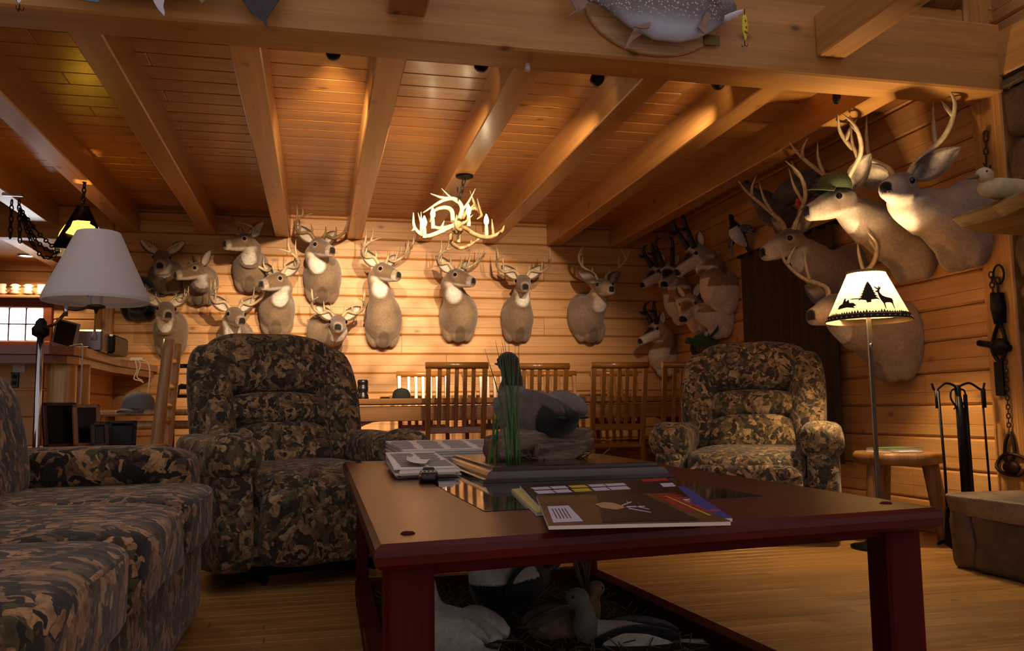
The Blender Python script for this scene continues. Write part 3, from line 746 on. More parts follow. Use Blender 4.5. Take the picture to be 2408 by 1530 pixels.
# ================================================================ CAMO SEATING
def pil(parent, name, c, d, rx=0.0, ry=0.0, rz=0.0, e=.42, mat='camo', wob=.05, seed=1, n=28, m_=16):
    mb = MB(); R = Euler((rx, ry, rz)).to_matrix()
    mb.ell((0, 0, 0), (d[0]/2, d[1]/2, d[2]/2), n, m_, R, e, wob, seed)
    o = mb.build(name, MT[mat], parent, world=False, origin=(0, 0, 0)); o.location = c; return o
def recliner(label, loc, rz, mat, group='camouflage recliners'):
    t = thing('recliner', label, 'recliner', loc, rz, group)
    tb = -.30
    MB().box((0, .02, .06), (.62, .66, .05), .01).build('mechanism', MT['black_iron'], t, world=False)
    for s in (-1, 1):
        MB().tube([(s*.26, -.34, .03), (s*.26, .0, .012), (s*.26, .36, .03)], .02, 8).build('rocker_rail', MT['black_iron'], t, world=False)
    pil(t, 'base', (0, .0, .22), (.80, .80, .28), e=.25, mat=mat, seed=3)
    pil(t, 'footrest', (0, -.43, .26), (.64, .13, .34), rx=.10, e=.35, mat=mat, seed=4)
    pil(t, 'seat_cushion', (0, -.16, .405), (.66, .66, .21), rx=.05, e=.5, mat=mat, seed=5)
    for s in (-1, 1):
        pil(t, 'arm_panel', (s*.415, -.05, .30), (.17, .78, .46), e=.28, mat=mat, seed=6+s)
        a = pil(t, 'arm_pad', (s*.415, -.08, .555), (.215, .70, .17), rx=.07, e=.6, mat=mat, seed=8+s)
        mb = MB(); mb.ell((0, 0, 0), (.118, .10, .105), 18, 12, None, .8, .08, 4); o = mb.build('arm_roll', MT[mat], a, world=False, origin=(0, 0, 0)); o.location = (0, -.27, .00)
        pil(t, 'wing', (s*.315, .30, .76), (.22, .33, .66), rx=tb, ry=s*.10, rz=s*.30, e=.66, mat=mat, seed=11+s)
    pil(t, 'back_shell', (0, .42, .70), (.72, .16, .86), rx=tb, e=.3, mat=mat, seed=13)
    pil(t, 'head_pillow', (0, .375, .985), (.70, .30, .33), rx=tb, e=.62, mat=mat, seed=14)
    pil(t, 'lumbar_pillow', (0, .275, .745), (.58, .25, .185), rx=tb, e=.66, mat=mat, seed=15)
    pil(t, 'lower_pillow', (0, .20, .555), (.54, .24, .27), rx=tb, e=.58, mat=mat, seed=16)
    return t
recliner('camouflage recliner lit by the floor lamp beside the stool', (2.53, 4.62, 0), -.60, 'camo')
recliner('camouflage recliner in the shade between the sofa and the coffee table', (-.11, 4.25, 0), .40, 'camo').scale = (1.0, 1.0, 1.0)
# sofa, facing right, with its far arm towards the recliner
so = thing('sofa', 'camouflage sofa with loose seat cushions running along the left', 'sofa', (-.85, 2.2, 0))
def sp_(name, c, d, **k_): return pil(so, name, V(c)-so.location, d, mat=k_.pop('mat', 'camo_sofa'), **k_)
sp_('base', (-.85, 2.25, .19), (.90, 2.22, .30), e=.16, wob=.03)
for i, (y0, y1) in enumerate(((2.50, 3.16), (1.83, 2.50), (1.15, 1.83))):
    cu = sp_('seat_cushion', (-.70, (y0+y1)/2, .415), (.72, y1-y0+.012, .19), e=.30, wob=.05, seed=20+i)
    P = []
    for j in range(33):                # welt piping round the upper front edge
        a = 2*PI*j/32; ce_, se_ = math.cos(a), math.sin(a); q = lambda v: math.copysign(abs(v)**.30, v)
        P.append(V((.352*q(ce_), (y1-y0)/2*.985*q(se_), .066)))
    MB().tube(P, .006, 6, False).build('piping', MT['camo_sofa'], cu, world=False)
    sp_('back_cushion', (-1.06, (y0+y1)/2, .66), (.26, y1-y0+.02, .46), ry=-.20, e=.5, mat='camo_sofa', seed=30+i)
sp_('back', (-1.22, 2.25, .44), (.22, 2.2, .78), e=.25)
sp_('arm', (-.83, 3.31, .36), (.80, .24, .50), e=.25)
sp_('arm', (-.83, 3.31, .555), (.76, .27, .15), e=.5, seed=41)
sp_('arm', (-.83, 1.02, .40), (.80, .24, .60), e=.3)
for (x, y) in ((-.47, 3.30), (-1.2, 3.30), (-.47, 1.1), (-1.2, 1.1)):
    MB().cyl((x, y, 0), (x, y, .07), .025, .032, 12).build('foot', MT['cherry_leg'], so)

# ================================================================ COFFEE TABLE
T = .53
A, B, C_, D = V((.088, 1.365, T)), V((1.250, 1.500, T)), V((1.285, 3.76, T)), V((.103, 3.70, T))
ct = thing('coffee_table', 'long cherry coffee table with thick square legs and a dark glass inset', 'coffee table', ((A+C_)/2).xy.to_3d())
def quad(f, g): return (A.lerp(B, f)).lerp(D.lerp(C_, f), g)
mb = MB(); pr = [(.0, -.036), (.004, -.040), (.0, -.012), (.004, -.004), (.012, 0)]
rings = []
for (ins, z) in ((.012, -.042), (.002, -.034), (0, -.02), (.002, -.008), (.012, 0)):
    fx, fy = ins/1.17, ins/2.45
    rings.append([quad(f, g)+V((0, 0, z)) for (f, g) in ((fx, fy), (1-fx, fy), (1-fx, 1-fy), (fx, 1-fy))])
mb.cur = 1; mb.loft(rings, False, False); mb.cur = 0; mb.add(rings[-1], [(0, 1, 2, 3)], False); mb.cur = 1; mb.add(rings[0], [(3, 2, 1, 0)], False); mb.build('tabletop', [MT['cherry'], MT['cherry_edge']], ct)
GI = [quad(*p)+V((0, 0, .0008)) for p in ((.215, .15), (.80, .15), (.80, .88), (.175, .88))]
MB().poly(GI, .0012, (0, 0, 1)).build('glass_inset', MT['table_glass'], ct)
for (f, g) in ((.055, .045), (.945, .045), (.055, .955), (.945, .955)):
    MB().lathe([(.013, 0), (.013, .001), (.009, .004), (.001, .005)], 16, quad(f, g)).build('peg', MT['cherry_leg'], ct)
lw = .082
LG = [V((.150, 1.45, 0)), V((1.185, 1.575, 0)), V((1.062, 3.32, 0)), V((.170, 3.32, 0))]
for i, p in enumerate(LG):
    w_ = lw if i != 3 else .045
    MB().box((p.x, p.y, (T-.042)/2), (w_, w_*.9, T-.042), .006).build('leg', MT['cherry_leg'], ct)
def bar(mb, a, b, w_, h_):
    a, b = V(a), V(b); d = b-a; R = Matrix.Rotation(math.atan2(d.y, d.x), 3, 'Z'); mb.box((a+b)/2, (d.length, w_, h_), .003, R)
for i in range(4):
    a, b = LG[i], LG[(i+1) % 4]
    mb = MB(); bar(mb, V((a.x, a.y, T-.052)), V((b.x, b.y, T-.052)), .03, .024); mb.build('apron', MT['cherry_leg'], ct)
    mb = MB(); bar(mb, V((a.x, a.y, .075)), V((b.x, b.y, .075)), .055, .06); mb.build('stretcher', MT['cherry_leg'], ct)
mb = MB(); mb.poly([LG[0]+V((.03, .03, .05)), LG[1]+V((-.03, .03, .05)), LG[2]+V((-.03, -.03, .05)), LG[3]+V((.03, -.03, .05))], .02, (0, 0, 1)); mb.build('lower_shelf', MT['soil'], ct)

# ================================================================ DINING SET
TT = .842
def dchair(label, loc, rz, group, z_top=1.10):
    t = thing('dining_chair', label, 'chair', loc, rz, group)
    W = .45; tl = .10            # local: back at y=+, sitter faces -y
    def bk(x, z): return V((x, .19+tl*(z-.45)/.6*1.0 if z > .45 else .19, z))
    for s in (-1, 1):
        x = s*(W/2-.018)
        mb = MB(); mb.box((x, .19, .225), (.036, .045, .45), .004)
        a, b = bk(x, .44), bk(x*1.03, z_top-.03); R = (b-a).to_track_quat('Z', 'Y').to_matrix(); mb.box((a+b)/2, (.036, .034, (b-a).length), .004, R)
        mb.build('back_post', MT['oak_chair'], t, world=False)
        MB().box((x, -.20, .22), (.038, .038, .44), .004).build('front_leg', MT['oak_chair'], t, world=False)
        MB().box((x, 0, .20), (.02, .36, .025), .003).build('side_stretcher', MT['oak_chair'], t, world=False)
    tp = bk(0, z_top-.022)
    mb = MB(); mb.tube([tp+V((-W/2-.012, 0, 0)), tp+V((W/2+.012, 0, 0))], .026, 14); mb.build('top_rail', MT['oak_rail'], t, world=False)
    lp_ = bk(0, .60); MB().box(lp_, (W-.03, .028, .05), .004).build('lower_rail', MT['oak_rail'], t, world=False)
    for i in range(5):
        x = (-.125+.25*i/4)*1.02
        a, b = bk(x, .61), bk(x, z_top-.03); R = (b-a).to_track_quat('Z', 'Y').to_matrix()
        MB().box((a+b)/2, (.030, .016, (b-a).length), .003, R).build('slat', MT['oak_chair'], t, world=False)
    MB().box((0, -.01, .455), (W, .44, .035), .008).build('seat', MT['oak_rail'], t, world=False)
    MB().box((0, -.20, .40), (W-.04, .02, .06), .003).build('seat_rail', MT['oak_rail'], t, world=False)
    return t
gN, gF = 'dining chairs on the near side of the long table', 'dining chairs on the wall side of the long table'
labN = ['slat-back oak dining chair nearest the black camera lens, back to the room', 'slat-back oak dining chair directly behind the mounted duck',
        'slat-back oak dining chair between the duck and the camouflage recliner', 'slat-back oak dining chair beside the lit camouflage recliner']
# near chairs: sitter faces the table (+Y), so back rail is on the room side
for (x0, x1, yb), lb in zip(((.775, 1.231, 6.16), (1.445, 1.915, 6.30), (2.054, 2.519, 6.16), (2.615, 3.105, 6.12)), labN):
    dchair(lb, ((x0+x1)/2, yb+.29, 0), PI, gN)
for x, lb in ((.91, 'pale dining chair against the log wall, behind the dark green cap'), (1.50, 'pale dining chair against the log wall, below the buck under the chandelier'),
              (2.11, 'pale dining chair against the log wall, behind the mounted duck'), (2.72, 'pale dining chair against the log wall, below the mule deer beside the pronghorns')):
    dchair(lb, (x, 7.20, 0), 0, gF, 1.095)
tx0, tx1, ty0, ty1 = .02, 3.38, 6.42, 7.28
dt = thing('dining_table', 'long pine trestle dining table along the log wall', 'table', ((tx0+tx1)/2, (ty0+ty1)/2, 0))
for i in range(5):
    y0 = ty0+(ty1-ty0)*i/5; MB().box(((tx0+tx1)/2, y0+(ty1-ty0)/10, TT-.022), (tx1-tx0, (ty1-ty0)/5-.003, .044), .006).build('top_board', MT['pine_table'], dt)
for y in (ty0+.05, ty1-.05): MB().box(((tx0+tx1)/2, y, TT-.115), (tx1-tx0-.16, .03, .115), .004).build('apron', MT['pine_table'], dt)
for sx in (tx0+.06, tx1-.06):
    d_ = 1 if sx < 1 else -1
    out = [(0, 0), (.10*d_, 0), (.10*d_, .30)]+[(.10*d_+d_*.33*(1-math.cos(a)), .30+.37*math.sin(a)) for a in [PI/2*i/8 for i in range(9)]]+[(.43*d_, .73), (0, .73)]
    for y in (ty0+.10, ty1-.10):
        MB().poly([V((sx-.04*d_+p[0], y, p[1])) for p in out], .04, (0, 1, 0)).build('trestle_panel', MT['pine_table'], dt)
MB().box(((tx0+tx1)/2, (ty0+ty1)/2, .30), (tx1-tx0-.2, .05, .10), .006).build('foot_beam', MT['pine_table'], dt)
# ================================================================ ANIMAL MOUNTS
def remesh(mb, vox):
    me = mb.mesh('tmp', MT['fur']); o = bpy.data.objects.new('tmp', me); COL.objects.link(o)
    md = o.modifiers.new('r', 'REMESH'); md.mode = 'VOXEL'; md.voxel_size = vox
    m2 = o.modifiers.new('s', 'SMOOTH'); m2.iterations = 3; m2.factor = .5
    dg = bpy.context.evaluated_depsgraph_get(); ev = o.evaluated_get(dg); out = bpy.data.meshes.new_from_object(ev)
    bpy.data.objects.remove(o); bpy.data.meshes.remove(me); return out
def colour_mesh(me, fn, name='Col'):
    ca = me.color_attributes.new(name, 'FLOAT_COLOR', 'POINT'); buf = []
    for v in me.vertices: c = fn(v.co); buf += [c[0], c[1], c[2], 1.0]
    ca.data.foreach_set('color', buf)
def sstep(a, b, x):
    t = max(0, min(1, (x-a)/(b-a))); return t*t*(3-2*t)
def mixc(a, b, t): return tuple(a[i]*(1-t)+b[i]*t for i in range(3))
PAL = {
 'white': dict(base='7a6248', dark='4a3826', pale='d8cab4', belly='9a8468', throat='e8dfd0'),
 'mule': dict(base='877361', dark='4c4038', pale='cdbca4', belly='a5907a', throat='d8cabb'),
 'prong': dict(base='8a6238', dark='2c1c12', pale='dccdb2', belly='b39468', throat='e8dcc6'),
 'bear': dict(base='0c0a09', dark='080707', pale='1a1512', belly='0c0a09', throat='0c0a09'),
}
for k_ in PAL: PAL[k_] = {a: lin(b)[:3] for a, b in PAL[k_].items()}
def antler_pts(kind, sp, ht, fwd, s):
    """main beam in head space (x out, y back, z up), one side."""
    if kind == 'mule':
        return [(.035, .01, .05), (.07, .04, .11), (sp*.36, .05, ht*.50), (sp*.48, .03-fwd*.3, ht*.78), (sp*.46, -fwd*.6, ht)]
    return [(.035, .01, .05), (.08, .04, .10), (sp*.36, .05, ht*.34), (sp*.50, .0, ht*.58), (sp*.49, -fwd*.5, ht*.82), (sp*.38, -fwd, ht*.98)]
def mount(name, label, cat, wall, head, base, yaw=0.0, pitch=12.0, s=1.0, kind='white', ant=None, ear=(1.0, 35, 25), bw=1.0,
          group=None, roll=0.0, hide=False, tilt=0.0, amat='antler', earspread=None, bust=.30, gloss=None):
    bust *= .86 if wall == 'back' else .74
    """shoulder mount.  head/base are world points: midpoint of the eyes and lowest point of the brisket."""
    if wall == 'back': W = Matrix.Translation((base.x, YB, base.z)); 
    else: W = Matrix.Translation((XR, base.y, base.z)) @ Matrix.Rotation(-PI/2, 4, 'Z')
    Wi = W.inverted(); hd = Wi @ head; t = thing(name, label, cat, W.translation, 0 if wall == 'back' else -PI/2, group)
    pal = PAL[kind]
    ya, pi_ = math.radians(yaw), math.radians(pitch)
    # head frame: f forward, r viewer-right side, u up
    f = V((math.sin(ya)*math.cos(pi_), -math.cos(ya)*math.cos(pi_), -math.sin(pi_)))
    r = V((math.cos(ya), math.sin(ya), 0)); u = r.cross(-f) if r.cross(-f).z > 0 else f.cross(r)
    u = (r.cross(f)); u = u if u.z > 0 else -u
    if roll: 
        Q = Matrix.Rotation(math.radians(roll), 3, f); r = Q @ r; u = Q @ u
    H = lambda a, l, h: hd+f*(a*s)+r*(l*s)+u*(h*s)
    mb = MB()
    def ring(c, ax_r, ax_u, w_, h_, n=18, e=.85):
        sp = lambda v: math.copysign(abs(v)**e, v)
        return [c+ax_r*(w_*sp(math.cos(2*PI*k/n)))+ax_u*(h_*sp(math.sin(2*PI*k/n))) for k in range(n)]
    # skull and muzzle
    if kind == 'prong':
        sec = [(-.14, .045, .05, -.02), (-.11, .068, .075, -.015), (-.04, .078, .085, -.012), (.01, .076, .082, -.02), (.07, .058, .066, -.03), (.13, .046, .052, -.038), (.18, .043, .045, -.042), (.215, .037, .036, -.044), (.228, .02, .02, -.045)]
    elif kind == 'bear':
        sec = [(-.14, .06, .06, -.02), (-.10, .10, .10, -.015), (-.03, .115, .115, -.01), (.03, .10, .095, -.02), (.09, .065, .065, -.035), (.15, .055, .05, -.04), (.175, .03, .03, -.04)]
    else:
        sec = [(-.13, .04, .045, -.01), (-.105, .062, .068, -.008), (-.05, .075, .080, -.010), (.0, .074, .076, -.018), (.040, .063, .072, -.022), (.075, .052, .064, -.027), (.11, .044, .055, -.031), (.140, .041, .049, -.033), (.162, .038, .044, -.034), (.176, .029, .034, -.034), (.182, .015, .018, -.034)]
    mb.loft([ring(H(a, 0, o), r, u, w_*s, h_*s) for (a, w_, h_, o) in sec])
    # brow and cheek fullness
    for sg in (-1, 1):
        mb.ell(H(-.005, sg*.050, .018), (.030*s, .030*s, .026*s), 10, 7)
    # neck and bust
    E_ = H(-.075, 0, -.035)
    S_ = V((tilt*.3, .02, bust*.92*s))
    nk = [S_, S_+V((tilt*.2, -.13*s, .02)), S_*.45+E_*.55+V((0, -.04*s, -.03*s)), E_+(u*-.05+f*-.03)*s, E_]
    P = cr(nk, 5); N = len(P); rings = []
    hh = [.275, .262, .232, .19, .152, .124, .104, .086, .074, .066]; ww = [.158, .168, .166, .150, .122, .099, .086, .080, .074, .064]
    if kind == 'prong': hh = [x*.95 for x in hh]
    for i, c in enumerate(P):
        tt = (P[min(i+1, N-1)]-P[max(i-1, 0)]).normalized(); rx = V((1, 0, 0))
        if i/(N-1) > .6: rx = rx.lerp(r, (i/(N-1)-.6)/.4)
        rx = (rx-tt*rx.dot(tt)).normalized(); ux = rx.cross(tt); ux = ux if ux.z > 0 or i < 2 else -ux
        if i < 3 and ux.z < 0: ux = -ux
        rings.append(ring(c, rx, ux, lerpl(ww, i/(N-1))*s*bw, lerpl(hh, i/(N-1))*s*(bust/.30 if i < N*.5 else 1), 22, .92))
    mb.loft(rings)
    # brisket and leg stubs
    mb.ell((0, -.09*s, .085*s), (.085*s*bw, .09*s, .095*s), 14, 9)
    for sg in (-1, 1):
        mb.ell((sg*.095*s*bw, -.055*s, .10*s), (.055*s, .065*s, .105*s), 12, 8, Matrix.Rotation(sg*.25, 3, 'Y'))
    me = remesh(mb, .0105 if s < 1.3 else .012)
    for v in me.vertices:
        if v.co.y > -.002: v.co.y = -.002
    eyeL = [H(.006, sg*.069, .010) for sg in (-1, 1)]
    jaw = H(-.03, 0, -.08); thr = E_+V((0, -.03, -.13))*s; tn = (S_*.5+E_*.5)
    def colr(p):
        d = p-hd; a, l, h = d.dot(f)/s, d.dot(r)/s, d.dot(u)/s
        nz = mnoise.noise(p*9)*.5+mnoise.noise(p*23)*.3
        c = mixc(pal['base'], pal['belly'], max(0, min(1, .45+nz*.6)))
        inh = a > -.12 and abs(l) < .11 and abs(h+.02) < .12
        if kind == 'bear': return mixc(pal['base'], pal['pale'], .3+nz*.3)
        if kind in ('white', 'mule'):
            # throat patch and lower white
            ft = (p-thr); q = math.sqrt((ft.x/.078)**2+(ft.z/.085)**2)/s
            if p.y < E_.y+.03*s and not (inh and h > -.055): c = mixc(pal['throat'], c, sstep(.65, 1.1, q+nz*.15))
            bq = math.hypot(p.x/(.05*s), (p.z-.06*s)/(.08*s))+nz*.3
            if p.y < -.06*s: c = mixc(mixc(c, pal['dark'], .55), c, sstep(.75, 1.1, bq))
            if inh:
                g = pal['base']; top = sstep(.0, .05, h+.01)
                g = mixc(g, pal['dark'], .75*top*(1 if kind == 'mule' else .6))
                if kind == 'mule': g = mixc(g, pal['pale'], .65*sstep(.02, .10, a)*(1-.3*top))
                for sg in (-1, 1):
                    ed = (p-H(.0, sg*.07, .008)).length/s; g = mixc(mixc(g, pal['pale'], .32), g, sstep(.018, .036, ed))
                if h < -.055: g = mixc(g, pal['pale'], sstep(-.055, -.075, h)*.9)
                ban = sstep(.118, .130, a)*(1-sstep(.164, .170, a)); g = mixc(g, pal['pale'], ban*(.7 if h < -.03 else .30))
                g = mixc(g, lin('141010')[:3], sstep(.163, .170, a)*(1 if h > -.048 and abs(l) < .027 else .1))
                c = mixc(c, g, sstep(-.12, -.06, a)*sstep(.135, .09, math.hypot(l, h+.02)))
        else:
            # pronghorn: pale cheeks, black face and nose, white throat bands
            fy = (p.z-tn.z)/s
            if p.y < -.10*s and abs(p.x-(E_.x*.5)) < .13*s:
                ph = (p.z-(.18*s))/max(.05, (E_.z-.18*s))
                for (lo_, hi_) in ((.05, .38), (.55, .68), (.82, .96)):
                    c = mixc(c, pal['throat'], sstep(lo_, lo_+.05, ph+nz*.05)*(1-sstep(hi_-.05, hi_, ph+nz*.05))*.95)
            if p.z < .22*s: c = mixc(c, pal['throat'], .75)
            if inh:
                g = pal['pale']
                dk = sstep(.01, .035, h+.02)*sstep(-.0, .05, a); g = mixc(g, pal['dark'] if ant else pal['base'], dk)
                if a < .0: g = mixc(g, pal['base'], .6)
                g = mixc(g, lin('100c0a')[:3], sstep(.195, .21, a)*(1 if h > -.06 else .2))
                c = mixc(c, g, sstep(-.12, -.05, a)*sstep(.13, .09, math.hypot(l, h+.02)))
        return c
    colour_mesh(me, colr)
    # ears: cupped leaves joined into the body mesh
    el, eo, eu = ear; EL = .165*el*s; EWd = .052*s*(el**.5)
    if kind == 'bear': EL = .06*s; EWd = .04*s
    bmx = bmesh.new(); bmx.from_mesh(me); cl = bmx.verts.layers.float_color['Col']
    for sg in (-1, 1):
        rt_ = H(-.085, sg*.055, .035)
        o_, u_ = math.radians(eo), math.radians(eu)
        dr = (r*sg*math.cos(u_)*math.cos(o_*.4)+u*math.sin(u_)+f*-.22).normalized()
        fc = (f*.9+r*sg*.25); fc = (fc-dr*fc.dot(dr)).normalized(); sd = dr.cross(fc)
        n, mm = 9, 9; grid = {}
        for side in (0, 1):
            for i in range(n+1):
                tq = i/n; wq = EWd*max(.02, math.sin(PI*min(1, .10+.90*tq**.85))**.75) if i < n else .001
                for j in range(mm+1):
                    v_ = -1+2*j/mm
                    pnt = rt_+dr*(EL*tq)+sd*(wq*v_)+fc*(EWd*.55*(v_*v_-.6)*math.sin(PI*min(1, .15+.8*tq))*1.0)-fc*(.005*s*side)
                    vv = bmx.verts.new(pnt); edge = abs(v_) > .72 or tq > .93
                    ic = pal['pale'] if kind != 'bear' else pal['base']
                    if kind == 'mule': ic = mixc(pal['pale'], pal['dark'], .55+.4*math.sin(9*tq+3*v_))
                    cc = (mixc(pal['dark'], pal['base'], .3) if edge else mixc(ic, pal['base'], .10)) if side == 0 else mixc(pal['base'], pal['dark'], .3)
                    vv[cl] = (*cc, 1); grid[(side, i, j)] = vv
            for i in range(n):
                for j in range(mm):
                    q = [grid[(side, i, j)], grid[(side, i+1, j)], grid[(side, i+1, j+1)], grid[(side, i, j+1)]]
                    fc_ = bmx.faces.new(q if (side == 0) == (sg > 0) else q[::-1]); fc_.smooth = True
    for fq in bmx.faces: fq.smooth = True
    bmx.to_mesh(me); bmx.free()
    me.materials.clear(); me.materials.append(MT['fur']); me.name = 'bust'
    bo = bpy.data.objects.new('bust', me); COL.objects.link(bo); bo.parent = t
    er = .0168*s
    for e_ in eyeL: MB().ell(e_, (er, er, er), 12, 8).build('eye', MT['glass_eye'], t, world=False)
    no = MB(); Rn = Matrix((r, f, u)).transposed(); no.ell(H(dict(bear=.165, prong=.214).get(kind, .171), 0, -.022 if kind in ('white', 'mule') else -.036), (.021*s, .010*s, .015*s), 12, 8, Rn)
    no.build('nose', MT['nose_black'], t, world=False)
    # antlers / horns
    if ant:
        for sg in (-1, 1):
            mb = MB(); A_ = lambda p: H(-.055-p[1], sg*p[0], p[2]+.0)
            if kind == 'prong':
                hl = ant.get('ht', .26); P2 = cr([A_((.045, -.03, .05)), A_((.062, -.02, .05+hl*.4)), A_((.085, -.01, .05+hl*.8)), A_((.075, .02, .05+hl*1.05)), A_((.045, .05, .05+hl*1.05))], 5)
                mb.tube(P2, [.026*s, .024*s, .020*s, .013*s, .005*s], 8, True, .75)
                b = P2[int(len(P2)*.42)]; mb.tube(cr([b, b+f*.045*s+u*.015*s, b+f*.065*s+u*.045*s], 4), [.018*s, .014*s, .004*s], 7)
                mb.build('horn', MT['horn_black'], t, world=False); continue
            sp, ht, fwd = ant.get('sp', .40), ant.get('ht', .26), ant.get('fwd', .14)
            bp = [A_((p[0], p[1], p[2])) for p in antler_pts(kind, sp, ht, fwd, s)]; P2 = cr(bp, 6)
            rb = ant.get('r', .0125)*s
            mb.tube(P2, [rb*1.15, rb, rb*.95, rb*.85, rb*.6, rb*.2], 8)
            mb.ell(P2[0], (rb*1.5, rb*1.5, rb), 10, 6)
            for (tp, ln, lean) in ant.get('tines', [(.18, .07, 0), (.45, .16, .1), (.65, .14, .1), (.82, .09, .2)]):
                ln *= 1+.10*math.sin(sg*3+tp*9+head.x*5)
                b = P2[int(tp*(len(P2)-1))]
                dr = (u*1.0+f*lean+r*sg*ant.get('out', .0)*(1-tp)).normalized()
                if kind == 'mule' and tp > .6: dr = (u*.8-f*.1+r*-sg*.45).normalized()
                mb.tube(cr([b, b+dr*ln*.5*s+f*.01, b+dr*ln*s-f*.015*s], 4), [rb*.8, rb*.6, rb*.14], 6)
            mb.build('antler', MT[amat], t, world=False)
    t['_h'] = 0; del t['_h']
    t.update_tag()
    return t, dict(H=H, f=f, r=r, u=u, W=W)
GW, GP, GM = 'whitetail mounts on the log wall', 'pronghorn mounts in the wall corner', 'mule deer mounts on the fireplace-side wall'
HB = lambda x, y, d=.42: aY(x, y, YB-d)
BB = lambda x, y: aY(x, y, YB-.10)
wt = lambda **k_: dict(sp=k_.get('sp', .42), ht=k_.get('ht', .27), fwd=k_.get('fwd', .15), tines=k_.get('tines', [(.15, .06, 0), (.42, .17, .1), (.6, .15, .1), (.8, .09, .15)]), out=k_.get('out', .15), r=k_.get('r', .0145))
D_ = [
 ('dark-faced buck head with thin curved antlers high on the wall above the doe', HB(380, 607, .30), BB(388, 690), 5, 25, .92, wt(sp=.30, ht=.24, tines=[(.2, .05, 0)], r=.009), 'antler', 1.0, .22),
 ('doe mount without antlers looking left, below the thin-antlered dark buck', HB(452, 634, .40), BB(470, 716), -58, 14, .92, None, 'antler', 1.0, .26),
 ('young buck mount with short thin antlers looking left, its head against the top plank', HB(566, 566, .42), BB(588, 686), -52, 10, .98, wt(sp=.28, ht=.16, tines=[(.5, .07, 0)], r=.008), 'antler', 1.0, .27),
 ('narrow buck mount with small antlers beside the edge of the white lampshade', HB(391, 728, .42), BB(398, 838), 16, 14, .96, wt(sp=.34, ht=.20, tines=[(.2, .05, 0), (.5, .10, .1), (.72, .08, .1)], r=.010), 'antler', .92, .28),
 ('tall-antlered buck mount rising from behind the dark recliner', HB(555, 741, .42), BB(552, 866), 24, 14, 1.0, wt(sp=.44, ht=.26), 'antler', 1.0, .29),
 ('buck mount with wide antlers looking left past the young buck', HB(645, 658, .42), BB(650, 789), -38, 12, 1.03, wt(sp=.46, ht=.26, tines=[(.15, .07, 0), (.42, .13, .1), (.6, .17, .1), (.8, .12, .15)]), 'antler', .95, .29),
 ('large buck mount set highest, antlers against the joists, looking right', HB(757, 579, .42), BB(757, 712), 32, 12, 1.06, wt(sp=.48, ht=.26, tines=[(.15, .10, 0), (.4, .10, .1), (.6, .15, .1), (.8, .08, .15)]), 'antler_dark', 1.0, .30),
 ('low buck mount facing straight out with its body turned, just over the dark recliner', HB(795, 759, .46), BB(766, 844), -2, 10, .98, wt(sp=.46, ht=.24, tines=[(.12, .10, 0), (.3, .10, .1), (.6, .17, .1), (.8, .12, .15)]), 'antler', 1.05, .30),
 ('long-necked buck mount with a tall white throat patch looking right', HB(908, 636, .42), BB(901, 816), 36, 12, 1.06, wt(sp=.46, ht=.27, tines=[(.15, .07, 0), (.42, .15, .1), (.6, .20, .1), (.8, .12, .15)]), 'antler', 1.0, .32),
 ('buck mount directly below the antler chandelier', HB(1082, 650, .42), BB(1079, 803), 36, 12, 1.06, wt(sp=.46, ht=.25, tines=[(.15, .10, 0), (.4, .16, .1), (.6, .15, .1), (.8, .11, .15)]), 'antler', 1.05, .31),
 ('buck mount with long upright tines right of the chandelier', HB(1231, 663, .42), BB(1219, 803), -8, 15, 1.0, wt(sp=.50, ht=.26, tines=[(.12, .07, 0), (.42, .19, .05), (.58, .21, .05), (.8, .10, .1)]), 'antler', .95, .29),
]
for (lb, hdp, bsp, yw, pt, sc, an, am, bw_, bu) in D_:
    mount('deer_mount', lb, 'deer mount', 'back', hdp, bsp, yw, pt, sc, 'white', an, (1.15, 30, 36), bw_, GW, amat=am, bust=bu)
mount('deer_mount', 'dark-browed mule deer mount with high forked antlers next to the pronghorns', 'deer mount', 'back', HB(1421, 672, .46), BB(1390, 804), 4, 10, 1.06, 'mule',
      dict(sp=.50, ht=.34, fwd=.10, tines=[(.5, .15, -.1), (.72, .14, 0), (.3, .05, 0)], r=.012), (1.15, 30, 30), 1.05, GW, amat='antler', bust=.31, tilt=-.08)
# right wall: heads given at the depth where they stand
RX = lambda x, y: aX(x, y, XR-.09)
HY = lambda x, y, Y: aY(x, y, Y)
mount('deer_mount', 'mule deer mount nearest the stone chimney, turned towards the room', 'deer mount', 'right', HY(2110, 436, 3.86), aX(2262, 634, XR-.08), 34, 6, 1.12, 'mule',
      dict(sp=.56, ht=.42, fwd=.06, tines=[(.42, .24, -.1), (.70, .12, 0)], r=.015), (1.45, 25, 28), 1.05, GM, amat='antler', bust=.34)
m19, i19 = mount('deer_mount', 'mule deer mount wearing a green cap, in profile', 'deer mount', 'right', HY(1957, 472, 4.22), aX(2142, 662, XR-.08), 2, 14, 1.10, 'mule',
      dict(sp=.50, ht=.40, fwd=.08, tines=[(.45, .18, 0), (.72, .12, 0)], r=.014), (1.3, 25, 40), 1.0, GM, amat='antler', bust=.33)
mount('deer_mount', 'mule deer mount with red tape tied to its antler, in front of the curtain', 'deer mount', 'right', HY(1842, 568, 4.85), aX(1985, 742, XR-.08), 8, 18, 1.10, 'mule',
      dict(sp=.48, ht=.44, fwd=.10, tines=[(.42, .22, .2), (.72, .14, 0)], r=.014), (1.2, 25, 40), 1.0, GM, amat='antler', bust=.33)
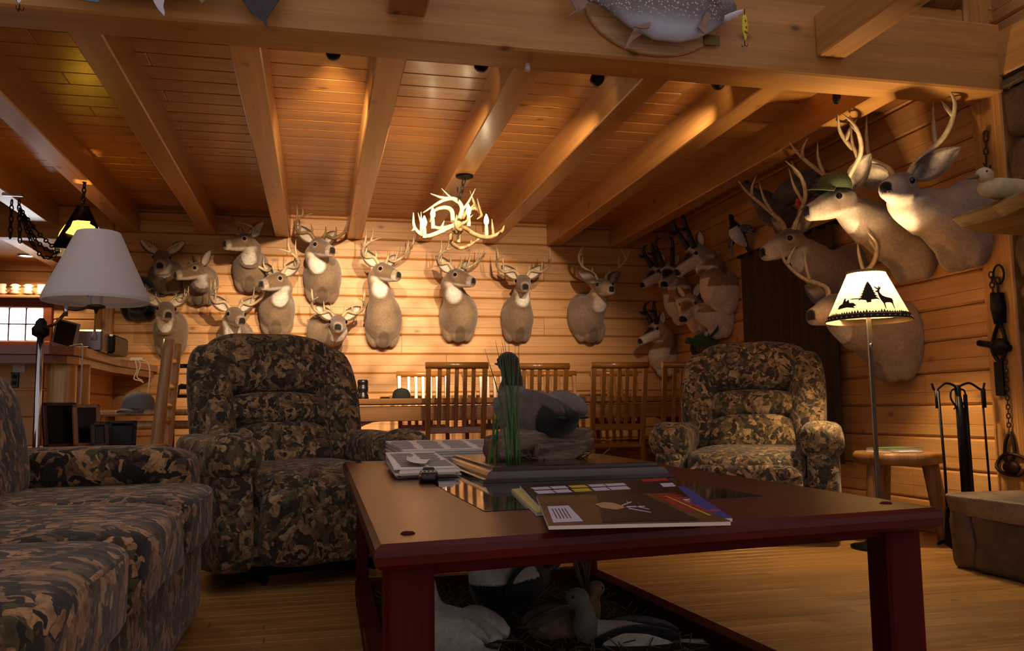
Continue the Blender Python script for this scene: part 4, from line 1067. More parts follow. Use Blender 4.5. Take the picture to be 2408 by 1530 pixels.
mount('deer_mount', 'low mule deer mount half hidden behind the lit lampshade', 'deer mount', 'right', HY(1950, 722, 4.42), aX(2100, 897, XR-.08), 22, 10, 1.12, 'mule',
      dict(sp=.58, ht=.36, fwd=.05, tines=[(.45, .20, .1), (.72, .12, 0)], r=.014), (1.2, 25, 30), 1.1, GM, amat='antler', bust=.33)
for (lb, h_, b_, yw, pt, sc, an) in (
  ('pronghorn mount with black horns looking left, farthest into the corner', HY(1541, 641, 7.62), aX(1602, 764, XR-.08), 10, 30, .95, dict(ht=.22)),
  ('black-faced pronghorn mount looking out between two others', HY(1571, 640, 7.25), aX(1640, 782, XR-.08), 50, 32, .95, dict(ht=.26)),
  ('largest pronghorn mount, uppermost of the corner group, looking left', HY(1629, 600, 6.75), aX(1700, 742, XR-.08), 5, 35, 1.08, dict(ht=.26)),
  ('hornless pronghorn doe mount under the largest pronghorn', HY(1618, 715, 6.85), aX(1690, 796, XR-.08), 45, 35, .98, None),
  ('lowest pronghorn mount with banded throat just above the dining chairs', HY(1538, 775, 7.70), aX(1553, 886, XR-.13), 12, 25, .98, dict(ht=.20))):
    mount('pronghorn_mount', lb, 'pronghorn mount', 'right', h_, b_, yw, pt, sc, 'prong', an, (.75, 20, 65), .95, GP, bust=.27)
mount('black_boar_mount', 'shaggy black head mount half hidden behind the white lampshade', 'head mount', 'back', HB(322, 690, .30), BB(322, 752), 10, 10, 1.0, 'bear', None, (1, 30, 60), 1.0, None, bust=.26)
# ================================================================ BIRDS
def flat_leaf(mb, base, tip, side, w_, th, curl=0.0, n=8):
    """feather-like blade from base to tip, w_ wide, with thickness."""
    base, tip = V(base), V(tip); d = tip-base; sd = V(side).normalized(); nr = d.cross(sd).normalized(); rings = []
    for i in range(n+1):
        t = i/n; ww = w_*(.25+.75*math.sin(PI*min(1, .12+t*.80)))*(1 if t < .9 else .55); c = base+d*t+nr*curl*math.sin(PI*t)
        rings.append([c+sd*ww, c+nr*th*(1-t*.6), c-sd*ww, c-nr*th*(1-t*.6)])
    mb.loft(rings, True, True)
def bird(name, label, cat, M, s, colf, pose='sit', wings=None, tail=.16, neck=.10, bill=(.05, .014), group=None, billmat='horn_black', wingmat='feather', vox=.007, wcol=None, legs=0.0):
    """local: faces +X, up +Z, body centre at origin; one continuous body with bill, eyes, wings, tail."""
    t = thing(name, label, cat, M.translation, 0, group); t.matrix_world = M
    mb = MB()
    secs = [(-.20, .02, .016, .03), (-.16, .05, .045, .015), (-.08, .085, .080, 0), (0, .10, .098, -.005), (.08, .092, .095, 0), (.14, .065, .072, .02), (.175, .03, .035, .045)]
    mb.loft([[V((x*s, math.cos(a)*w_*s, z*s+math.sin(a)*h_*s)) for a in [2*PI*k/16 for k in range(16)]] for (x, w_, h_, z) in secs])
    if pose == 'sit': hp = V((.165, 0, .07+neck+.05))*s; nk = [V((.11, 0, .03))*s, V((.15, 0, .08))*s, V((.14, 0, .07+neck*.7))*s, hp]
    elif pose == 'fly': hp = V((.22+neck, 0, .05))*s; nk = [V((.12, 0, .01))*s, V((.19, 0, .03))*s, hp]
    else: hp = V((.26, 0, -.02))*s; nk = [V((.12, 0, .01))*s, V((.20, 0, .01))*s, hp]
    mb.tube(cr(nk, 5), [.062*s, .045*s, .036*s, .034*s], 12)
    mb.ell(hp+V((.008, 0, .005))*s, (.046*s, .036*s, .037*s), 14, 10)
    me = remesh(mb, vox*max(.6, s)); colour_mesh(me, lambda p: colf(p/s))
    for f_ in me.polygons: f_.use_smooth = True
    me.materials.clear(); me.materials.append(MT['feather'])
    o = bpy.data.objects.new('body', me); COL.objects.link(o); o.parent = t
    bl, bw_ = bill
    b = MB(); b.loft([[hp+V((.035*s+bl*s*q, math.cos(a)*bw_*s*(1-.45*q if q < 1 else .3), -.004*s+math.sin(a)*bw_*s*.6*(1-.7*q))) for a in [2*PI*k/10 for k in range(10)]] for q in (0, .35, .7, 1)]); b.build('bill', MT[billmat], t, world=False)
    for sg in (-1, 1): MB().ell(hp+V((.022, sg*.031, .012))*s, (.006*s,)*3, 8, 6).build('eye', MT['glass_eye'], t, world=False)
    def leafpart(nm, base, tip, side, w_, curl=0.0, col=None):
        q = MB(); flat_leaf(q, V(base)*s, V(tip)*s, side, w_*s, .008*s, curl*s); ob = q.build(nm, MT['feather'], t, world=False); lo = ob.location.copy()
        colour_mesh(ob.data, (lambda p: col) if col else (lambda p: colf((p+lo)/s))); return ob
    for i in range(3): leafpart('tail_feather', (-.15, 0, .02), (-.15-tail, (i-1)*.05, .035-.01*abs(i-1)), (0, 1, 0), .03, .0, wcol[1] if wcol else None)
    if wings == 'folded' or wings is None:
        for sg in (-1, 1): leafpart('wing', (.11, sg*.088, .025), (-.20, sg*.045, .045), (0, .35*sg, 1), .060, -.02*sg, wcol[0] if wcol else None)
    else:
        for sg, (tip, w_) in zip((-1, 1), wings):
            leafpart('wing', (.05, sg*.07, .03), tip, (1, 0, 0), w_, .03, wcol[0] if wcol else None)
            for q in range(3): 
                tp = V(tip); leafpart('wing_feather', V((.03, sg*.07, .03)).lerp(tp, .45), tp+V((-.06-.05*q, 0, -.02*q)), (1, .2, 0), w_*.35, .02, wcol[2] if wcol else None)
    if legs:
        for sg in (-1, 1):
            MB().tube([V((0, sg*.035, -.08))*s, V((.01, sg*.04, -.08-legs))*s], .006*s, 7).build('leg', MT['antler_dark'], t, world=False)
    return t
def mtx(loc, rz=0, rx=0, ry=0): return Matrix.Translation(loc) @ Euler((rx, ry, rz)).to_matrix().to_4x4()
c3 = lambda h: lin(h)[:3]

# ================================================================ ON THE COFFEE TABLE
px0, px1, py0, py1 = .465, 1.055, 2.40, 3.22
pq = thing('mount_plaque', 'dark moulded wooden plinth under the mounted duck on the coffee table', 'plinth', ((px0+px1)/2, (py0+py1)/2, T))
mb = MB(); rings = []
for (ins, z) in ((0, .002), (0, .012), (.010, .014), (.014, .022), (.022, .032), (.036, .036), (.036, .044), (.046, .046)):
    rings.append([V((px0+ins, py0+ins, T+z)), V((px1-ins, py0+ins, T+z)), V((px1-ins, py1-ins, T+z)), V((px0+ins, py1-ins, T+z))])
mb.loft(rings, True, False); mb.build('plinth', MT['plaque_walnut'], pq)
PT = T+.046; DC = aY(1262, 985, 2.82)
rn = random.Random(9)
dw = thing('driftwood', 'weathered driftwood log lying on the dark plinth', 'driftwood', (DC.x, 2.8, PT))
def rough_log(mb, pts, rad, n=14, amp=.25, sd_=0):
    P = cr(pts, 8); N = len(P); rings = []
    for i, c in enumerate(P):
        tt = (P[min(i+1, N-1)]-P[max(i-1, 0)]).normalized(); a = tt.cross(V((0, 0, 1))).normalized(); b = a.cross(tt); r0 = lerpl(rad, i/(N-1)); ring = []
        for k in range(n):
            th = 2*PI*k/n; q = 1+amp*mnoise.noise(V((math.cos(th)*1.7+sd_, math.sin(th)*1.7, i*.10)))+amp*.35*mnoise.noise(V((math.cos(th)*5+sd_, math.sin(th)*5, i*.16)))
            ring.append(c+(a*math.cos(th)+b*math.sin(th))*r0*q)
        rings.append(ring)
    mb.loft(rings)
mb = MB(); rough_log(mb, [aY(1155, 1062, 2.72), aY(1210, 1058, 2.74), aY(1290, 1052, 2.78), aY(1350, 1040, 2.82), aY(1386, 1015, 2.86)], [.055, .058, .055, .045, .018], 34, .6, 2)
rough_log(mb, [aY(1255, 1062, 2.70), aY(1320, 1060, 2.72), aY(1388, 1040, 2.76)], [.045, .04, .022], 28, .6, 5); mb.build('log', MT['driftwood'], dw)
mb = MB(); mb.box(aY(1163, 1062, 2.68), (.035, .03, .085), .006, Euler((0, .1, .3)).to_matrix()); mb.build('bark_stub', MT['stool_log'], dw)
mb = MB()
for i in range(40):
    a = rn.uniform(0, 2*PI); q = V((DC.x+.02+.19*math.cos(a)*rn.uniform(.7, 1), 2.76+.10*math.sin(a)*rn.uniform(.5, 1), PT)); mb.tube([q, q+V((rn.uniform(-.05, .05), rn.uniform(-.03, .03), rn.uniform(.008, .03)))], .002, 4)
o = mb.build('moss_bits', MT['grass_dry'], dw); o['kind'] = 'stuff'
def duckcol(p):
    if p.z > .10 and p.x > .06: return c3('2a1610')
    if p.x < -.10: return c3('15110f')
    return mixc(c3('6e6258'), c3('544840'), .5+.5*mnoise.noise(p*30)) if p.z > -.02 else mixc(c3('5e5a58'), c3('3e3c40'), .5+.5*mnoise.noise(p*40))
bird('mounted_duck', 'mounted grey-brown duck with dark head standing on the driftwood', 'duck mount', mtx(DC+V((.005, .03, .0)), math.radians(112), 0, math.radians(-6)), 1.08, duckcol, 'sit', None, .05, .05, (.05, .016), wcol=(c3('6a5e54'), c3('1a1512'), c3('5a5048')), legs=.05)
for lb, x0, y0, dep, tips, r_ in (
    ('tall dark green grass blades standing before the duck on the plinth', 1207, 1090, 2.52, [(1165, 800), (1180, 797), (1178, 815), (1186, 800), (1196, 795), (1212, 812), (1220, 800), (1140, 820), (1205, 840), (1222, 835)], .0030),
    ('short light green grass tuft left of the duck', 1163, 1040, 2.66, [(1160, 960), (1168, 945), (1180, 940), (1172, 975), (1185, 950), (1158, 975)], .0034)):
    b0 = aY(x0, y0, dep); g = thing('grass_tuft', lb, 'grass', (b0.x, b0.y, PT), 0, 'grass tufts on the plinth')
    for i, (tx, ty) in enumerate(tips):
        tp = aY(tx, ty, dep+.03*math.sin(i)); bb = V((b0.x, b0.y, PT))+V((.018*math.sin(i*2.4), .016*math.cos(i*1.7), 0)); mid = bb.lerp(tp, .5)+V((.35*(b0.x-tp.x), 0, .02))*.5
        MB().tube(cr([bb, mid, tp], 5), [r_, r_*.9, r_*.6, r_*.15], 5).build('blade', MT['grass_green'], g)
# newspapers
np_ = thing('newspaper_stack', 'stack of folded newspapers and printed sheets behind the remote', 'newspapers', (.5, 3.2, T))
def sheet(q, z, th, nm, mat, par, bend=0.0, rise=0.0):
    mb = MB(); n = 8; vs = []
    for i in range(n+1):
        for j in range(2):
            a = V(q[0]).lerp(V(q[1]), i/n); b = V(q[3]).lerp(V(q[2]), i/n); p = a if j == 0 else b
            zz = z+bend*(1-i/n)**3+(rise if j == 1 else 0.0)
            vs += [V((p.x, p.y, zz)), V((p.x, p.y, zz+th))]
    fs = []
    for i in range(n):
        o = i*4; e = o+4
        fs += [(o, o+2, e+2, e), (o+1, e+1, e+3, o+3), (o, e, e+1, o+1), (o+2, o+3, e+3, e+2)]
    fs += [(0, 1, 3, 2), (n*4, n*4+2, n*4+3, n*4+1)]
    mb.add(vs, fs, False); return mb.build(nm, MT[mat], par)
for i in range(6):
    dx, dy = .012*math.sin(i*2.2), .02*math.cos(i*1.4)
    sheet([(.245+dx, 2.66+dy, 0), (.440+dx, 2.68+dy, 0), (.445+dx, 3.20+dy, 0), (.26+dx, 3.20+dy, 0)], T+.001+i*.0055, .0045, 'folded_paper', 'paper' if i % 2 else 'paper_dim', np_, 0, .005*i)
tz = T+.0335
for k_ in range(2):
    mb = MB()
    for j in range(12):
        y = 2.72+j*.038; L_ = rn.uniform(.06, .08)
        for (w0, w1) in ((0, L_),): mb.box((.265+k_*.09+w1*.42, y, tz+.025*(y-2.66)/.54), (w1, .010, .0008))
    mb.build('print_column', MT['ink'], np_)['kind'] = 'stuff'
sheet([(.275, 2.70, 0), (.335, 2.68, 0), (.375, 2.90, 0), (.30, 2.93, 0)], tz+.012, .001, 'loose_sheet', 'paper', np_, .012)
np2 = thing('loose_newspapers', 'spread printed pages lying behind the duck plinth', 'newspapers', (.55, 3.42, T))
for i in range(6): sheet([(.27+.01*i, 3.26, 0), (.86-.01*i, 3.28, 0), (.86, 3.64, 0), (.28, 3.62, 0)], T+.001+i*.0105, .009, 'folded_paper', 'paper' if i % 2 else 'paper_dim', np2, 0, .005*i)
for k_ in range(5):
    mb = MB()
    for j in range(8): mb.box((.335+k_*.11, 3.31+j*.038, T+.0635+.025*(j*.038+.05)/.36), (rn.uniform(.07, .095), .010, .0006))
    mb.build('print_column', MT['ink'], np2)['kind'] = 'stuff'
# remote / phone
rm = thing('remote_control', 'silver and black remote control lying before the newspapers', 'remote', aZ(1008, 1131, T).xy.to_3d()+V((0, 0, T+.001)), -.12)
mb = MB(); mb.loft([[V((math.copysign(abs(math.cos(a))**.5, math.cos(a))*.030*w_, math.copysign(abs(math.sin(a))**.4, math.sin(a))*.085*w_, z)) for a in [2*PI*k/24 for k in range(24)]] for (w_, z) in ((.92, .002), (1, .008), (1, .016), (.9, .026), (.75, .029))]); mb.build('body', MT['black_plastic'], rm, world=False)
MB().box((0, -.02, .030), (.040, .085, .004), .0015).build('faceplate', MT['silver'], rm, world=False)
for i in range(3): MB().box((-.012+i*.012, -.045, .033), (.006, .022, .004), .001).build('button', MT['black_plastic'], rm, world=False)
MB().box((0, .03, .033), (.036, .05, .010), .004).build('grip', MT['hat_dark'], rm, world=False)
# magazines
plain('cover_black', '171214', .3); plain('cover_photo', '5a4426', .35, 0, .5, 14); plain('cover_dark', '26201a', .35, 0, .5, 16)
plain('cover_red', 'b02a24', .4); plain('cover_blue', '3a3e8a', .4); plain('cover_yellow', 'c8b020', .4); plain('pad_yellow', 'b8ae5e', .6); plain('tan_fur', 'a8835c', .6); plain('cover_white', 'bdb6c4', .5)
def magazine(label, pxs, z, th, cover):
    q = [aZ(x, y, z+th) for (x, y) in pxs]; c = (q[0]+q[2])/2
    g = thing('magazine', label, 'magazine', (c.x, c.y, z), 0, 'magazines on the coffee table')
    mb = MB(); mb.poly([V((p.x, p.y, z+th/2)) for p in q], th, (0, 0, 1)); mb.build('pages', MT['paper_dim'], g)
    mb = MB(); mb.poly([V((p.x, p.y, z+th+.0006)) for p in q], .0010, (0, 0, 1)); mb.build('cover', MT[cover], g)
    def at(u_, v_): 
        a = q[0].lerp(q[1], u_); b = q[3].lerp(q[2], u_); p = a.lerp(b, v_); return V((p.x, p.y, z+th+.0016))
    g['_'] = 0; del g['_']
    return g, at
def mark(g, at, quad_, mat, nm, dz=0.0):
    MB().poly([at(*p)+V((0, 0, dz)) for p in quad_], .0006, (0, 0, 1)).build(nm, MT[mat], g)
# covers run sideways: u is across the picture, v towards the viewer
m0, at0 = magazine('yellow writing pad at the bottom of the magazine pile', [(1203, 1150), (1330, 1140), (1400, 1195), (1262, 1206)], T+.001, .006, 'pad_yellow')
m3, at3 = magazine('magazine with a blue edge at the bottom right of the pile', [(1420, 1150), (1610, 1143), (1722, 1218), (1480, 1224)], T+.001, .006, 'cover_blue')
m1, at1 = magazine('dark magazine with white block headlines under the whitetail magazine', [(1222, 1141), (1572, 1124), (1622, 1172), (1270, 1192)], T+.008, .007, 'cover_black')
m2, at2 = magazine('hunting magazine with a red masthead, deer cover and white address label', [(1262, 1166), (1572, 1160), (1718, 1226), (1290, 1236)], T+.016, .006, 'cover_photo')
for (u0, u1, mt_) in ((.05, .16, 'cover_white'), (.17, .27, 'cover_white'), (.29, .40, 'cover_yellow'), (.42, .52, 'cover_white'), (.53, .66, 'cover_white')):
    for (v0, v1) in ((.18, .30), (.36, .50)): mark(m1, at1, [(u0, v0), (u1, v0), (u1+.01, v1), (u0+.01, v1)], mt_, 'headline')
mark(m1, at1, [(.80, .02), (.98, .02), (.98, .16), (.80, .16)], 'cover_red', 'masthead'); mark(m1, at1, [(.90, .30), (.99, .30), (.99, .48), (.90, .48)], 'cover_white', 'headline')
mark(m2, at2, [(.04, .46), (.18, .44), (.20, .93), (.03, .95)], 'cover_white', 'address_label', .0004)
for i in range(5): mark(m2, at2, [(.06+.02*i, .55), (.065+.02*i, .55), (.065+.02*i, .85), (.06+.02*i, .85)], 'ink', 'address_line', .0010)
mark(m2, at2, [(.45, .02), (.80, .02), (.84, .97), (.30, .97)], 'cover_dark', 'cover_forest', .0002)
mark(m2, at2, [(.36, .42), (.44, .34), (.50, .40), (.53, .55), (.46, .62), (.38, .55)], 'tan_fur', 'cover_deer', .0006)
for (a, b) in (((.52, .5), (.62, .35)), ((.54, .55), (.66, .52)), ((.54, .6), (.64, .72)), ((.58, .43), (.60, .30)), ((.60, .53), (.66, .62))):
    mark(m2, at2, [a, (a[0]+.004, a[1]-.03), b, (b[0], b[1]+.02)], 'cover_white', 'cover_antler', .0007)
# masthead lettering, reading up the right side of the cover
def letter_text(body, size, at_px, z, mat, g, nm, dirv, upv):
    cu = bpy.data.curves.new(nm, 'FONT'); cu.body = body; cu.size = size; cu.align_x = 'LEFT'; cu.extrude = .0004
    o = bpy.data.objects.new(nm, cu); COL.objects.link(o); dg = bpy.context.evaluated_depsgraph_get(); me = bpy.data.meshes.new_from_object(o.evaluated_get(dg)); bpy.data.objects.remove(o)
    x = V(dirv).normalized(); y = V(upv); y = (y-x*y.dot(x)).normalized(); n_ = x.cross(y); M = Matrix((x, y, n_)).transposed().to_4x4(); M.translation = at_px
    me.transform(M); me.materials.append(MT[mat]); c = sum((v.co for v in me.vertices), V())/max(1, len(me.vertices))
    me.transform(Matrix.Translation(-c)); ob = bpy.data.objects.new(nm, me); COL.objects.link(ob); ob.parent = g; ob.location = c-g.location; return ob
d0, d1 = at2(.97, 1.0), at2(.97, .0)
letter_text('Whitetail', .088, at2(.845, .02), 0, 'cover_red', m2, 'masthead', at2(.90, 1)-at2(.86, 0), at2(.95, .5)-at2(.86, .5))
mark(m2, at2, [(.925, .15), (.935, .15), (.955, .85), (.940, .85)], 'cover_yellow', 'subtitle', .0004)

# ================================================================ UNDER THE TABLE: bird diorama
def bwcol(p):
    return c3('0a0908') if (p.z < .03 or p.x < -.06) and not (abs(p.y) < .022 and p.x < .1 and p.z < .05) else c3('c9c2b4')
def whitecol(p): return c3('16130f') if p.z < -.03 or (p.x > .15 and p.z > .17) else c3('c4bcae')
dz = .065
bird('mounted_eider', 'large black and white mounted sea duck under the coffee table', 'duck mount', mtx(aY(1200, 1375, 2.90), math.radians(215)), 1.0, bwcol, 'sit', None, .12, .04, (.06, .02), group='birds in the table diorama', wcol=(c3('0c0a09'), c3('0a0908'), c3('0c0a09')), legs=.03)
bird('mounted_eider', 'white-backed mounted duck resting beside the front table leg', 'duck mount', mtx(aY(1075, 1500, 2.35), math.radians(120)), .85, whitecol, 'sit', None, .10, .02, (.05, .02), group='birds in the table diorama', wcol=(c3('c4bcae'), c3('16130f'), c3('c4bcae')))
def longcol(p): return c3('120f0d') if p.z < .0 else (c3('7a7466') if p.x > .10 else c3('c9c0b2'))
bird('mounted_eider', 'long-tailed mounted duck with grey head beside the right stretcher', 'duck mount', mtx(aY(1470, 1520, 2.42), math.radians(160)), .80, longcol, 'sit', None, .22, .05, (.045, .016), group='birds in the table diorama', wcol=(c3('14100e'), c3('c9c0b2'), c3('14100e')))
def browncol(p): return mixc(c3('5a4430'), c3('8a7050'), .5+.6*mnoise.noise(p*30))
bird('mounted_eider', 'mottled brown mounted hen duck in the middle of the diorama', 'duck mount', mtx(aY(1330, 1475, 2.55), math.radians(20)), .70, browncol, 'sit', None, .09, .02, (.045, .016), group='birds in the table diorama', wcol=(c3('5a4430'), c3('4a3626'), c3('6a5238')))
rt2 = thing('dry_reeds', 'bundle of dry reeds standing at the far leg under the table', 'reeds', (1.0, 3.15, dz))
for i in range(9):
    a = rn.uniform(-.7, .7); MB().tube([V((.98+.01*i/3, 3.12, dz)), V((.98+a*.12, 3.12+.02*i/9, dz+.27))], .0035, 5).build('reed', MT['grass_dry'], rt2)
mb = MB()
for i in range(900):
    q = V((rn.uniform(.2, 1.06), rn.uniform(1.6, 3.25), dz-.003)); mb.tube([q, q+V((rn.uniform(-.05, .05), rn.uniform(-.05, .05), rn.uniform(.006, .03)))], .0022, 3, False)
o = mb.build('dry_grass_bed', MT['straw'], None); o['kind'] = 'stuff'; tag(o, 'bed of dry grass on the lower shelf of the coffee table', 'grass')

# ================================================================ DINING TABLE THINGS
def upright(name, label, cat, px, py, Y, prof, mat, n=24):
    b = aY(px, py, Y); t = thing(name, label, cat, (b.x, b.y, TT)); return t, b
L0 = aY(853, 935, 6.75)
ln = thing('camera_lens', 'black camera lens standing on end on the dining table', 'lens', (L0.x, L0.y, TT))
MB().lathe([(.001, 0), (.046, 0), (.047, .01), (.044, .035), (.036, .048), (.036, .06)], 26, (L0.x, L0.y, TT)).build('mount', MT['black_plastic'], ln)
MB().lathe([(.036, .055), (.043, .062), (.043, .10), (.041, .102), (.041, .125), (.043, .128), (.041, .148), (.034, .156), (.001, .156)], 26, (L0.x, L0.y, TT), lambda k_, n_: 1+.012*(k_ % 2)).build('barrel', MT['black_plastic'], ln)
def cap(name, label, c, rz, s, mat, brim='front', par=None):
    t = thing(name, label, 'cap', c, rz); 
    mb = MB(); prof = [(.098, 0), (.10, .03), (.094, .065), (.075, .095), (.04, .112), (.002, .117)]
    mb.lathe([(r*s, z*s) for (r, z) in prof], 26, (0, 0, 0)); mb.build('crown', MT[mat], t, world=False)
    rings = []
    for i in range(7):
        a = -1.05+2.1*i/6; r0 = .095*s; c_ = math.cos(a); L_ = .085*s*max(.05, math.cos(a*1.3))
        p0 = V((r0*math.sin(a), -r0*c_, .008*s)); p1 = p0+V((.0, -L_, -.012*s-.02*s*abs(math.sin(a))))
        rings.append([p0+V((0, 0, .002)), p1+V((0, 0, .002)), p1-V((0, 0, .002)), p0-V((0, 0, .002))])
    MB().loft(rings, True, True).build('brim', MT[mat], t, world=False)
    MB().ell((0, 0, .117*s), (.008*s, .008*s, .005*s), 8, 6).build('button', MT[mat], t, world=False)
    return t
c_ = aY(944, 935, 6.62); cap('baseball_cap', 'dark green cap lying on the dining table', (c_.x, c_.y, TT), -1.2, .72, 'hat_dark')
c_ = aY(905, 935, 6.6); MB().box((c_.x, c_.y, TT+.008), (.07, .10, .016), .005).build('phone', MT['black_plastic']).__setitem__('label', 'small black flat phone lying between the lens and the cap')
bpy.data.objects['phone']['category'] = 'phone'

# ================================================================ LEFT: BAR, LOG FURNITURE
BZ = 1.18
br = thing('bar_counter', 'dark wooden bar counter with rounded corner on peeled log pillars', 'bar', (-1.9, 6.2, 0))
P_ = [V((-4.6, 5.62, 0)), V((-1.95, 5.62, 0)), V((-1.62, 5.64, 0)), V((-1.50, 5.72, 0)), V((-1.46, 5.85, 0)), V((-1.50, 7.0, 0)), V((-1.40, 7.98, 0)), V((-1.80, 7.98, 0)), V((-1.95, 6.9, 0)), V((-1.95, 6.15, 0)), V((-4.6, 6.15, 0))]
MB().poly([p+V((0, 0, BZ-.03)) for p in P_], .055, (0, 0, 1)).build('counter_top', MT['bar_top'], br)
P2_ = [p+(V((-2.4, 6.2, 0))-p).normalized()*.05+V((0, 0, BZ-.085)) for p in P_]
MB().poly(P2_, .05, (0, 0, 1)).build('counter_edge', MT['bar_top'], br)
for (x, y, r_, mt_) in ((-1.60, 5.86, .085, 'log_peeled'), (-1.56, 6.06, .075, 'log_peeled')):
    mb = MB(); rough_log(mb, [V((x, y, 0)), V((x+.005, y, .5)), V((x, y, BZ-.1))], [r_, r_*.97, r_], 16, .06, x); mb.build('log_pillar', MT[mt_], br)
for i in range(6):
    MB().box((-3.1, 5.98, .09+i*ROW), (2.7, .04, ROW-.006), .008).build('front_plank', MT['pine_wall'], br)
    MB().box((-1.78, 7.0, .09+i*ROW), (.04, 1.9, ROW-.006), .008).build('side_plank', MT['pine_wall_side'], br)
sk = aY(38, 857, 5.90); ol = thing('wall_switch', 'pale switch plate on the bar front below the counter', 'switch', (sk.x, 5.96, sk.z))
MB().box((sk.x, 5.953, sk.z), (.075, .012, .10), .004).build('plate', MT['white_plastic'], ol)
MB().box((sk.x+.005, 5.945, sk.z), (.018, .01, .035), .003).build('toggle', MT['white_plastic'], ol)
sk = aY(31, 892, 5.92); ol = thing('wall_outlet', 'dark power outlet below the switch plate on the bar front', 'outlet', (sk.x, 5.96, sk.z))
MB().box((sk.x, 5.953, sk.z), (.045, .012, .10), .003).build('plate', MT['black_plastic'], ol)
for dzz in (-.02, .02): MB().box((sk.x, 5.946, sk.z+dzz), (.025, .006, .025), .003).build('socket', MT['hat_dark'], ol)
# appliance on the bar
e0 = aY(190, 830, 6.1); e1_ = aY(300, 850, 6.9)
ap = thing('countertop_printer', 'silver and black boxy printer standing on the bar counter', 'printer', (-1.62, 6.45, BZ-.002))
MB().box((-1.60, 6.30, BZ+.075), (.30, .20, .15), .012).build('front', MT['silver'], ap)
MB().box((-1.57, 6.60, BZ+.068), (.32, .44, .136), .015).build('body', MT['black_plastic'], ap)
MB().box((-1.66, 6.235, BZ+.075), (.11, .012, .07), .003).build('screen_frame', MT['brass_dark'], ap)
MB().box((-1.66, 6.228, BZ+.075), (.08, .008, .045), .002).build('screen', MT['hat_dark'], ap)
MB().box((-1.62, 6.20, BZ+.02), (.2, .12, .018), .004).build('tray', MT['black_plastic'], ap)
pf = aY(155, 780, 6.0); fr = thing('leaning_picture', 'grey photo frame leaning back on the bar counter', 'picture frame', (pf.x, pf.y, BZ))
R0 = Euler((-.35, .25, .5)).to_matrix()
MB().box(V((pf.x, pf.y, BZ+.10)), (.15, .015, .20), .004, R0).build('frame', MT['silver'], fr); MB().box(V((pf.x-.003, pf.y-.008, BZ+.102)), (.12, .008, .17), .002, R0).build('print', MT['picture_black'], fr)
bt = aY(222, 790, 6.2); bb = thing('glass_ornament', 'small blue glass bottle hanging on a green ribbon over the bar', 'ornament', (bt.x, bt.y, bt.z-.03))
MB().lathe([(.001, -.03), (.018, -.028), (.022, -.005), (.012, .02), (.007, .04), (.008, .045)], 14, bt).build('bottle', MT['outlet'], bb)
MB().tube([bt+V((0, 0, .045)), aY(226, 720, 6.2)], .003, 5).build('ribbon', MT['green_paint'], bb)
ps = aY(322, 846, 7.3); st_ = thing('power_strip', 'white power strip with loose cords at the end of the bar counter', 'power strip', (ps.x, ps.y, BZ-.002))
MB().box((ps.x, ps.y, BZ+.013), (.10, .05, .03), .006).build('strip', MT['white_plastic'], st_)
for pts in ([(318, 846), (322, 870), (315, 890), (330, 895), (338, 900)], [(328, 846), (345, 850), (352, 870), (350, 905), (345, 935)], [(326, 846), (330, 860), (322, 885), (335, 895)]):
    MB().tube(cr([aY(x, y, 7.25) for x, y in pts], 5), .006, 6).build('cord', MT['white_cord'], st_)
cx = lambda x: aY(x, 815, 5.62).x
cdp = [(cx(140), 5.82, BZ+.003), (cx(160), 5.74, BZ+.004), (cx(182), 5.66, BZ+.004), (cx(194), 5.612, BZ-.004), (cx(196), 5.605, BZ-.05), (cx(196), 5.605, BZ-.18), (cx(197), 5.60, .95), (cx(195), 5.60, .75)]
o = MB().tube(cr(cdp, 6), .005, 6).build('white_cord', MT['white_cord']); tag(o, 'long white cord draped over the bar edge past the log pillar', 'cord')
# log table with grey cap, log chair, metal cutout lamp
LT = aY(330, 962, 5.75); lt = thing('log_table', 'low peeled-log side table beneath the bar end', 'table', (LT.x+.12, LT.y, 0))
tz_ = aY(330, 963, 5.75).z
MB().box((LT.x+.10, 5.86, tz_-.02), (.78, .46, .04), .012).build('table_top', MT['log_peeled'], lt)
for (dx, dy) in ((-.24, -.18), (.42, -.18), (-.24, .18), (.42, .18)): 
    mb = MB(); rough_log(mb, [V((LT.x+dx, 5.86+dy, 0)), V((LT.x+dx, 5.86+dy, tz_-.03))], [.035, .03], 12, .08, dx); mb.build('leg', MT['log_peeled'], lt)
for (a, b, z) in (((-.24, -.18), (.42, -.18), tz_-.10), ((-.24, -.18), (.42, -.18), .25), ((-.24, .18), (.42, .18), tz_-.10)):
    mb = MB(); rough_log(mb, [V((LT.x+a[0], 5.86+a[1], z)), V((LT.x+b[0], 5.86+b[1], z))], [.028, .026], 10, .08, 3); mb.build('rail', MT['log_peeled'], lt)
for (a, b) in (((-.24, tz_-.12), (-.05, .35)), ((.42, tz_-.12), (.2, .35))):
    mb = MB(); mb.tube([V((LT.x+a[0], 5.68, a[1])), V((LT.x+b[0], 5.68, b[1]))], .018, 8); mb.build('brace', MT['log_peeled'], lt)
cc = aY(325, 958, 5.72); cap('baseball_cap', 'grey cap resting on the log side table', (cc.x, cc.y, tz_), -.4, 1.0, 'hat_grey')
lc = thing('log_chair', 'peeled-log chair turned sideways beside the dark recliner', 'chair', aY(380, 1040, 5.3).xy.to_3d())
LCY = 5.3
def lpt(x, y, d=0.0): return aY(x, y, LCY+d)
zf = lambda p: V((p.x, p.y, 0))
